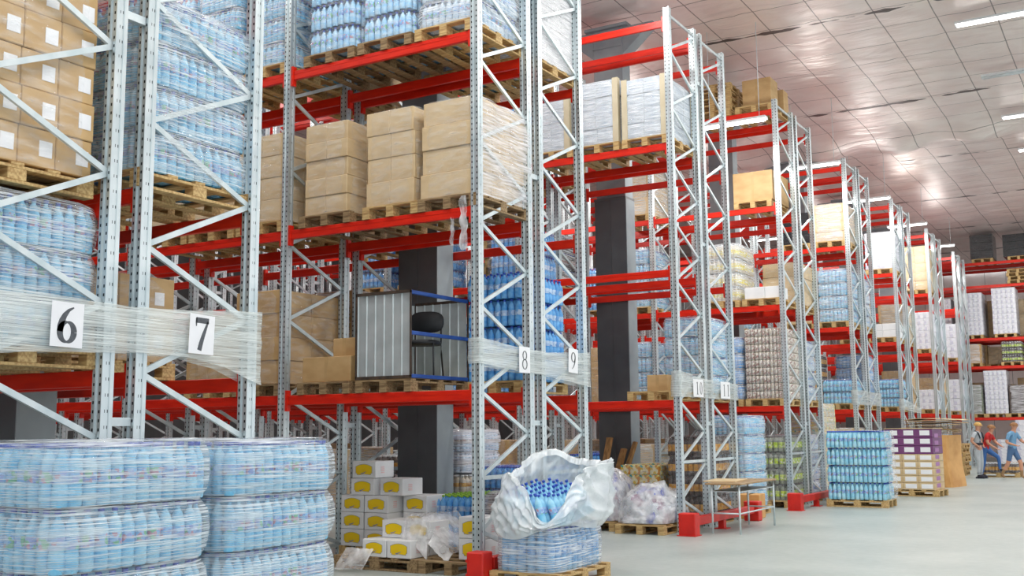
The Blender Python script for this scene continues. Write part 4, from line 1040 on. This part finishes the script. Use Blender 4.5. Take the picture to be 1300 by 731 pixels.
# ------------------------------------------------------------------ far cross rack
FY = 47.1; FL = (1.92, 3.97, 5.1, 7.25, 8.2)
root = empty('pallet_rack', (-6.72, FY, 0)); tag(root, uniq('far red and grey pallet rack crossing behind the people'), 'pallet rack', 'pallet racks')
for k in range(-3, 4):
    for yy in (0, D_): ob('upright', post_mesh(HT), root, (k*BAY, yy, 0))
    ob('bracing', CACHE['bracing'], root, (k*BAY, 0, 0))
for k in range(-3, 3):
    for z in FL:
        for yy in (0, D_): ob('beam', beam_mesh(BAY-.105), root, (k*BAY+BAY/2, yy, z), (0, 0, PI if yy else 0))
FN = ['first shelf', 'second shelf', 'third shelf', 'fourth shelf', 'top shelf']
def far(fn, x, l, look, short, dy=0, rk='far cross rack', **kw):
    z = (FL[l]+.002) if l >= 0 else .001; nm = FN[l] if l >= 0 else 'floor'
    pallet(x, FY+.5535+dy, z, uniq(f"wooden pallet under {short}, {rk} {nm}"), False)
    return fn(x, FY+.5535+dy, z+PH, f"{look}, {rk} {nm}", **kw)
PW = dict(nx=5, ny=5, mat='pattern_white', wrap='wrap_clear')
far(K, -6.22, 0, 'greenish film covered packs', 'greenish packs', nx=2, ny=3, nz=4, H=1.15, mat='green_drink', wrap='wrap_silver', seed=601, w=.6)
far(K, -5.42, 0, 'tall white printed packs', 'tall white packs', nz=9, H=1.72, seed=602, w=.84, **PW)
far(K, -4.62, 0, 'grey film covered packs', 'grey packs', nx=2, ny=3, nz=4, H=1.1, mat='cola', wrap='wrap_silver', seed=603, w=.66)
far(K, -3.35, 0, 'tall beige cartons', 'tall beige cartons', nx=2, ny=3, nz=5, H=1.5, mat='carton_l', seed=604)
far(K, -6.25, 1, 'brown film covered packs', 'brown packs', nx=2, ny=3, nz=3, H=.75, mat='carton', wrap='wrap_silver', seed=605)
far(W, -4.75, 1, 'dark lime labelled bottles', 'dark lime bottles', layers=3, lh=.27, body='cola', lab='lab_green', cap='cap_white', wrap='wrap_clear', seed=606, labpos='tall')
far(W, -3.4, 1, 'darker drink bottles', 'darker bottles', layers=3, lh=.27, body='cola', lab='lab_green', cap='cola', wrap='wrap_clear', seed=607, labpos='tall')
far(K, -7.3, 2, 'white printed packs left of upright', 'white packs left of upright', nz=8, H=1.55, seed=608, **PW)
far(K, -6.15, 2, 'white printed packs right of upright', 'white packs right of upright', nz=9, H=1.72, seed=609, w=.84, **{**PW})
far(K, -4.92, 2, 'tallest white printed packs', 'tallest white packs', nz=9, H=1.85, seed=610, w=.88, **PW)
far(K, -3.45, 2, 'shorter white printed packs', 'shorter white packs', nz=6, H=1.2, seed=611, **PW)
far(K, -5.6, 4, 'black film wrapped load', 'black load', nx=1, ny=1, nz=3, H=1.0, mat='blackwrap', wrap=None, seed=612, w=.86, cat='wrapped load')
far(K, -4.25, 4, 'wider black film wrapped load', 'wider black load', nx=1, ny=1, nz=3, H=.9, mat='blackwrap', wrap=None, seed=613, w=1.1, cat='wrapped load')
root = empty('pallet_rack', (-6.72, FY+1.391, 0)); tag(root, uniq('second far rack standing back to back behind far cross rack'), 'pallet rack', 'pallet racks')
for k in range(-2, 4):
    for yy in (0, D_): ob('upright', post_mesh(HT), root, (k*BAY, yy, 0))
    ob('bracing', CACHE['bracing'], root, (k*BAY, 0, 0))
for k in range(-2, 3):
    for z in FL:
        for yy in (0, D_): ob('beam', beam_mesh(BAY-.105), root, (k*BAY+BAY/2, yy, z), (0, 0, PI if yy else 0))
for n_, (x, l, kw) in enumerate(((-6.2, 0, dict(mat='carton', H=1.3)), (-5.25, 0, dict(mat='carton_l', H=1.2)), (-4.35, 0, dict(mat='carton', H=1.45)), (-3.4, 0, dict(mat='carton_l', H=1.2)), (-6.2, 1, dict(mat='carton', H=.8)), (-5.4, 1, dict(mat='carton_l', H=.7)), (-4.5, 1, dict(mat='carton', H=.75)), (-6.2, 2, dict(mat='carton_l', H=1.6)), (-5.3, 2, dict(mat='carton', H=1.5)), (-4.3, 2, dict(mat='carton_l', H=1.5)))):
    front = ('greenish packs', 'tall white packs', 'grey packs', 'tall beige cartons', 'brown packs', 'empty gap', 'dark lime bottles', 'right hand white packs', 'gap between white packs', 'tallest white packs')[n_]
    far(K, x, l, f"{('brown', 'pale')[kw['mat'] == 'carton_l']} cartons behind {front}", f"cartons behind {front}", dy=1.391, rk='second far rack', nx=2, ny=2, nz=4, seed=700+n_, **kw)
pallet_stack(-4.3, FY+.55, FL[3]+.002, 4, 'far cross rack, fourth shelf')
for x, H_, sd, lk in ((-5.15, .9, 614, 'low white cartons'), (-4.45, 1.7, 615, 'tall white cartons'), (-3.4, 1.2, 616, 'printed white cartons')):
    far(K, x, -1, lk, lk, nx=2, ny=3, nz=7, H=H_, mat='pattern_white', seed=sd, wrap=None, w=.7, group='carton loads on the floor')
pallet_stack(-5.75, 37.9, .001, 7, 'floor behind the person in grey')
floor_load(W, -4.3, 37.0, 'dark bottles one layer high beside the people', 'dark bottles beside the people', layers=1, lh=.3, body='cola', lab='lab_orange', cap='cap_white', labpos='tall', wrap='wrap_clear', seed=620, rz=PI/2, group=FG)

# ------------------------------------------------------------------ people
def hand(J, R, E, wrist, i0, d, side, S=1.):
    """palm and five curled fingers as skin chains"""
    d = Vector(d).normalized(); s = Vector(side).normalized(); n = d.cross(s)
    def add(p, r, par): J.append(tuple(p)); R.append(r); E.append((par, len(J)-1)); return len(J)-1
    w = Vector(wrist); palm = add(w+d*.05, .024, i0)
    for k, (o, L) in enumerate(((-.03, .07), (-.01, .08), (.01, .076), (.03, .06))):
        a = add(w+d*.09+s*o, .010, palm); b_ = add(w+d*(.09+L*.5)+s*o+n*.012, .009, a); add(w+d*(.09+L*.85)+s*o+n*.035, .008, b_)
    t = add(w+d*.045+s*-.042, .011, palm); add(w+d*.085+s*-.055+n*.02, .009, t)
def person(name, loc, rz, P, mats, zones, label, extras):
    """P: joint name -> position; one skinned surface"""
    root_name = 'person'
    J = []; R = []; E = []; ID = {}
    def j(n, r, par=None):
        J.append(P[n]); R.append(r); ID[n] = len(J)-1
        if par: E.append((ID[par], ID[n]))
    j('pelvis', .125); j('waist', .115, 'pelvis'); j('chest', .135, 'waist'); j('neckbase', .085, 'chest'); j('neck', .052, 'neckbase'); j('chin', .075, 'neck'); j('head', .098, 'chin'); j('crown', .07, 'head')
    for s in ('L', 'R'):
        j('sh'+s, .066, 'neckbase'); j('el'+s, .046, 'sh'+s); j('wr'+s, .03, 'el'+s)
        j('hip'+s, .098, 'pelvis'); j('kn'+s, .062, 'hip'+s); j('an'+s, .042, 'kn'+s); j('toe'+s, .04, 'an'+s)
        d = Vector(P['wr'+s])-Vector(P['el'+s]); hand(J, R, E, P['wr'+s], ID['wr'+s], d, (1,0,0) if abs(d.normalized().x) < .8 else (0,0,1))
    me = bpy.data.meshes.new('tmp'); me.from_pydata(J, E, [])
    o = bpy.data.objects.new('tmp', me); C.objects.link(o)
    sk = o.modifiers.new('s', 'SKIN'); sk.use_smooth_shade = True
    for i, v in enumerate(me.skin_vertices[0].data): v.radius = (R[i], R[i]*(.8 if i < 4 else 1)); v.use_root = (i == 0)
    ss = o.modifiers.new('u', 'SUBSURF'); ss.levels = 2; ss.render_levels = 2
    dg = bpy.context.evaluated_depsgraph_get(); dg.update()
    bm = bpy.data.meshes.new_from_object(o.evaluated_get(dg)); bpy.data.objects.remove(o)
    for m in mats: bm.materials.append(M[m])
    inv = {v: k for k, v in ID.items()}
    segs = [(a, b) for a, b in E]
    for p in bm.polygons:
        c = p.center; best = 9; bi = 0
        for a, b in segs:
            A = Vector(J[a]); B = Vector(J[b]); ab = B-A; t = max(0, min(1, (c-A).dot(ab)/max(1e-9, ab.length_squared))); dd = (A+ab*t-c).length
            if dd < best: best = dd; bi = zones(inv.get(a, 'hand'), inv.get(b, 'hand'), t, c)
        p.material_index = bi; p.use_smooth = True
    bm.name = 'body'
    root = empty('person', loc, rz); tag(root, uniq(label), 'person')
    ob('body', bm, root)
    H_ = Vector(P['head']); F = Vector(P.get('face', (0, -1, 0))).normalized(); sd = F.cross(Vector((0,0,1))).normalized()
    b = MB(); b.lathe(0,0,0, [(.012,-.02),(.015,0),(.006,.025)], 8); 
    b2 = MB()
    for s in (-1, 1):
        e = H_+F*.088+sd*s*.034+Vector((0,0,.012)); b2.lathe(e.x, e.y, e.z-.008, [(.004,0),(.009,.004),(.009,.012),(.004,.016)], 8)
    ob('eyes', b2.mesh('eyes', 'dark_cloth'), root)
    b3 = MB(); e = H_+F*.097; b3.tube([e+Vector((0,0,.015)), e+F*.016-Vector((0,0,.02)), e-Vector((0,0,.03))], .011, 8)
    for s in (-1, 1): q = H_+sd*s*.096; b3.tube([q+Vector((0,0,.025)), q+sd*s*.008, q-Vector((0,0,.025))], .012, 6)
    ob('nose_and_ears', b3.mesh('nose_and_ears', 'skin'), root)
    extras(root, H_, F, sd)
    return root
def cap_mesh(H_, F, sd, brim=True, mat='cap_y', drop=.0):
    b = MB(); rings = []
    for k in range(7):
        t = k/6*PI/2; z = math.sin(t)*.105; r = math.cos(t)*.112+.004
        rings.append([tuple(H_+Vector((0,0,.012-drop))+F*(-.006)+F*(r*1.08*math.cos(a))+sd*(r*.95*math.sin(a))+Vector((0,0,z))) for a in (2*PI*q/24 for q in range(24))])
    b.loft(rings, 0, True, False, True)
    if brim:
        vs = []
        for dz in (0, .006):
            for q in range(13):
                a = -PI/2+PI*q/12; vs.append(tuple(H_+Vector((0,0,.012+dz))+F*(.1*math.cos(a)*.9)+sd*(.104*math.sin(a)))); vs.append(tuple(H_+Vector((0,0,.002+dz))+F*(.1*math.cos(a)*.9+.075*math.cos(a))+sd*(.1*math.sin(a))))
        f = []
        for q in range(12):
            f.append((2*q, 2*q+1, 2*q+3, 2*q+2)); f.append((26+2*q, 26+2*q+2, 26+2*q+3, 26+2*q+1)); f.append((2*q+1, 26+2*q+1, 26+2*q+3, 2*q+3))
        b.add(vs, f)
    return b.mesh('cap', mat)
def boots(root, P, mat):
    for s in ('L', 'R'):
        a, t = Vector(P['an'+s]), Vector(P['toe'+s]); b = MB()
        d = (t-a); d.z = 0; d.normalize(); h = a-d*.05
        b.tube([(h.x, h.y, .012), (h.x, h.y, .05)], .05, 10)
        b.bar((h.x-d.x*.03, h.y-d.y*.03, .014), (t.x+d.x*.05, t.y+d.y*.05, .014), .095, .028)
        b.tube([(a.x, a.y, .17), (a.x, a.y, .09), (a.x+d.x*.05, a.y+d.y*.05, .06), (t.x, t.y, .05), (t.x+d.x*.045, t.y+d.y*.045, .042)], .05, 10, rs=[.056, .056, .058, .05, .035])
        ob('boot', b.mesh('boot', mat), root)
S_ = .94
def sc(P): return {k: (tuple(v) if k == 'face' else tuple(x*S_ for x in v)) for k, v in P.items()}
# standing person, hands on hips (faces -Y in own frame)
P1 = sc({'pelvis': (0,0,.96), 'waist': (0,.0,1.12), 'chest': (0,.01,1.33), 'neckbase': (0,0,1.46), 'neck': (0,-.02,1.54), 'chin': (0,-.045,1.61), 'head': (0,-.04,1.68), 'crown': (0,-.03,1.745),
     'shL': (.18,.0,1.44), 'elL': (.30,.06,1.18), 'wrL': (.19,-.07,1.05), 'shR': (-.18,0,1.44), 'elR': (-.30,.06,1.18), 'wrR': (-.19,-.07,1.05),
     'hipL': (.09,0,.92), 'knL': (.11,-.03,.50), 'anL': (.12,.02,.09), 'toeL': (.13,-.13,.04), 'hipR': (-.09,0,.92), 'knR': (-.1,-.05,.50), 'anR': (-.11,-.02,.09), 'toeR': (-.12,-.16,.04), 'face': (0,-1,0)})
def z1(a, b, t, c):
    if a in ('hand',) or b == 'hand': return 0
    if b[:2] == 'wr': return 0
    if b[:2] == 'el': return 1 if t < .55 else 0
    if b in ('waist', 'chest', 'neckbase') or b[:2] == 'sh': return 1
    if b in ('neck', 'chin', 'head', 'crown'): return 0
    return 2
def ex1(root, H_, F, sd):
    ob('cap', cap_mesh(H_, F, sd), root)
    b = MB(); rings = []
    for z, rx, ry in ((1.0, .165, .135), (1.04, .168, .138), (1.07, .165, .135)): rings.append([(rx*math.cos(a), ry*math.sin(a), z) for a in (2*PI*q/24 for q in range(24))])
    b.loft(rings); ob('belt', b.mesh('belt', 'dark_cloth'), root)
    b = MB()
    for s in (-1, 1): b.tube([(s*.1, -.12, 1.08), (s*.1, -.13, 1.22), (s*.11, -.09, 1.36), (s*.11, 0, 1.425), (s*.1, .1, 1.34), (s*.08, .13, 1.2), (s*.08, .12, 1.08)], .022, 8)
    ob('harness', b.mesh('harness', 'dark_cloth'), root); boots(root, P1, 'dark_cloth')
person('p', (-4.72, 35.75, 0), math.radians(70), P1, ['skin', 'grey_cloth', 'grey_cloth'], z1, 'person in tan cap, grey clothes and dark harness, hands on hips', ex1)
P2 = sc({'pelvis': (0,.1,.93), 'waist': (0,.06,1.08), 'chest': (0,-.02,1.28), 'neckbase': (0,-.08,1.40), 'neck': (0,-.12,1.48), 'chin': (0,-.16,1.54), 'head': (0,-.16,1.61), 'crown': (0,-.15,1.68),
     'shL': (.18,-.06,1.38), 'elL': (.24,-.16,1.14), 'wrL': (.16,-.34,1.04), 'shR': (-.18,-.06,1.38), 'elR': (-.25,-.1,1.12), 'wrR': (-.2,-.3,.98),
     'hipL': (.09,.08,.9), 'knL': (.11,-.28,.66), 'anL': (.12,-.3,.26), 'toeL': (.12,-.45,.22), 'hipR': (-.09,.1,.9), 'knR': (-.1,.12,.48), 'anR': (-.1,.22,.09), 'toeR': (-.11,.07,.04), 'face': (0,-1,-.1)})
def ex2(root, H_, F, sd): ob('hair', cap_mesh(H_, F, sd, False, 'hair', .01), root)
def z2(a, b, t, c):
    if 'hand' in (a, b) or b[:2] == 'wr' or b in ('neck', 'chin', 'head', 'crown'): return 0
    if b[:2] == 'el': return 1 if t < .6 else 0
    if b in ('waist', 'chest', 'neckbase') or b[:2] == 'sh': return 1
    if b[:3] == 'toe': return 3
    return 2
person('p', (-4.52, 36.35, 0), math.radians(75), P2, ['skin', 'red_cloth', 'jeans', 'dark_cloth'], z2, 'person in red top and blue jeans with one foot raised', ex2)
P3 = sc({'pelvis': (0,0,.95), 'waist': (0,-.02,1.11), 'chest': (0,-.05,1.32), 'neckbase': (0,-.07,1.45), 'neck': (0,-.09,1.53), 'chin': (0,-.12,1.6), 'head': (0,-.12,1.67), 'crown': (0,-.11,1.74),
     'shL': (.19,-.05,1.43), 'elL': (.25,-.2,1.18), 'wrL': (.2,-.42,1.12), 'shR': (-.19,-.05,1.43), 'elR': (-.26,.02,1.16), 'wrR': (-.22,-.22,1.08),
     'hipL': (.09,0,.91), 'knL': (.1,-.2,.52), 'anL': (.1,-.22,.1), 'toeL': (.1,-.37,.05), 'hipR': (-.09,0,.91), 'knR': (-.1,.1,.5), 'anR': (-.1,.34,.16), 'toeR': (-.1,.24,.06), 'face': (0,-1,0)})
def z3(a, b, t, c):
    if 'hand' in (a, b) or b[:2] == 'wr' or b in ('neck', 'chin', 'head', 'crown'): return 0
    if b[:2] == 'el': return 1 if t < .7 else 0
    if b in ('waist', 'chest', 'neckbase') or b[:2] == 'sh': return 1
    if b[:3] == 'hip' or (b[:2] == 'kn' and t < .8): return 2
    if b[:2] == 'an' and t > .55 or b[:3] == 'toe': return 3
    return 0
person('p', (-3.72, 35.2, 0), math.radians(65), P3, ['skin', 'blue_cloth', 'shorts', 'tan'], z3, 'person walking in light blue top and shorts at right edge', ex2)

# ------------------------------------------------------------------ lamps
def lamp(x, y, z, label, lit=True, power=160, L=1.27):
    root = empty('ceiling_lamp', (x, y, z)); tag(root, uniq(label), 'lamp', 'fluorescent lamps')
    def f():
        b = MB(); b.prism([(-.11, .0), (-.09, .05), (.09, .05), (.11, .0), (.1, -.0)], -L/2, L/2)
        m = b.mesh('housing', 'tube_off'); return m
    ob('housing', cached(('lh', L), f), root, (0,0,0), (PI/2, 0, PI/2))
    def g():
        b = MB()
        for s in (-.045, .045): b.tube([(-L/2+.03, s, -.018), (L/2-.03, s, -.018)], .014, 8)
        return b.mesh('tube', 'lit')
    def g2():
        b = MB()
        for s in (-.045, .045): b.tube([(-L/2+.03, s, -.018), (L/2-.03, s, -.018)], .014, 8)
        return b.mesh('tube', 'tube_off')
    ob('tube', cached(('lt', L), g) if lit else cached(('lto', L), g2), root)
    if z < 9.2:
        b = MB()
        for s in (-.5, .5): b.tube([(s, 0, .05), (s, 0, 9.4-z)], .006, 6)
        ob('hanger', b.mesh('hanger', 'steel'), root)
    if lit:
        li = bpy.data.lights.new('tube_light', 'AREA'); li.shape = 'RECTANGLE'; li.size = L; li.size_y = .2; li.energy = power*(.6 if z > 9.2 else .3); li.color = (1, .99, .96)
        lo = bpy.data.objects.new('tube_light', li); C.objects.link(lo); lo.location = (x, y, z-.07)
        if z < 9.2:   # hangs free: some of its light goes sideways and up
            li = bpy.data.lights.new('tube_glow', 'POINT'); li.shadow_soft_size = .25; li.energy = power*.17; li.color = (1, .99, .96)
            lo = bpy.data.objects.new('tube_glow', li); C.objects.link(lo); lo.location = (x, y, z-.3)
AY = [(8.15, 'between racks 7 and 8', 9.0), (13.97, 'between racks 9 and 10', 9.0), (19.7, 'behind rack 11', 7.45), (25.4, 'behind the fourth rack pair', 7.8), (31.1, 'behind the fifth rack pair', 8.0), (36.9, 'behind the sixth rack pair', 8.2), (42.6, 'behind the seventh rack pair', 8.3)]
for y, nm, z in AY:
    for k, x in enumerate((-6.62, -11.4, -16.2)):
        if y > 26 and k == 2: continue
        lamp(x, y, z, f"lit fluorescent lamp in aisle {nm}, {ORD[k]} from main aisle", power=LAMP_W)
for k, y in enumerate((2.6, 6.4, 10.2, 14.0, 17.8, 21.7, 25.4, 29.1, 32.9, 36.7, 40.5, 44.3)):
    lamp(-2.15, y, 9.3, f"{'unlit' if k == 6 else 'lit'} fluorescent lamp over main aisle, {ORD[k]} along the row", k != 6, power=LAMP_W)

# ------------------------------------------------------------------ world, camera, view
w = bpy.data.worlds.new('World'); scene.world = w; w.use_nodes = True
bg = w.node_tree.nodes['Background']; bg.inputs[0].default_value = (.93, .97, 1, 1); bg.inputs[1].default_value = .9
cam = bpy.data.cameras.new('Camera'); co = bpy.data.objects.new('Camera', cam); C.objects.link(co)
f, yaw, pitch, roll = 1364.21, .535368, .13188, -.0089426
fw = Vector((-math.sin(yaw)*math.cos(pitch), math.cos(yaw)*math.cos(pitch), math.sin(pitch))); r = Vector((math.cos(yaw), math.sin(yaw), 0)); u = r.cross(fw)
r2 = r*math.cos(roll)+u*math.sin(roll); u2 = -r*math.sin(roll)+u*math.cos(roll)
mat = Matrix((r2, u2, -fw)).transposed().to_4x4(); mat.translation = Vector((0, 0, 1.564)); co.matrix_world = mat
cam.sensor_width = 36; cam.lens = f/1300*36; cam.clip_end = 200; cam.clip_start = .05
scene.camera = co
scene.view_settings.view_transform = 'Standard'; scene.view_settings.look = 'None'; scene.view_settings.gamma = 1; scene.view_settings.use_curve_mapping = False
scene.view_settings.exposure = .52
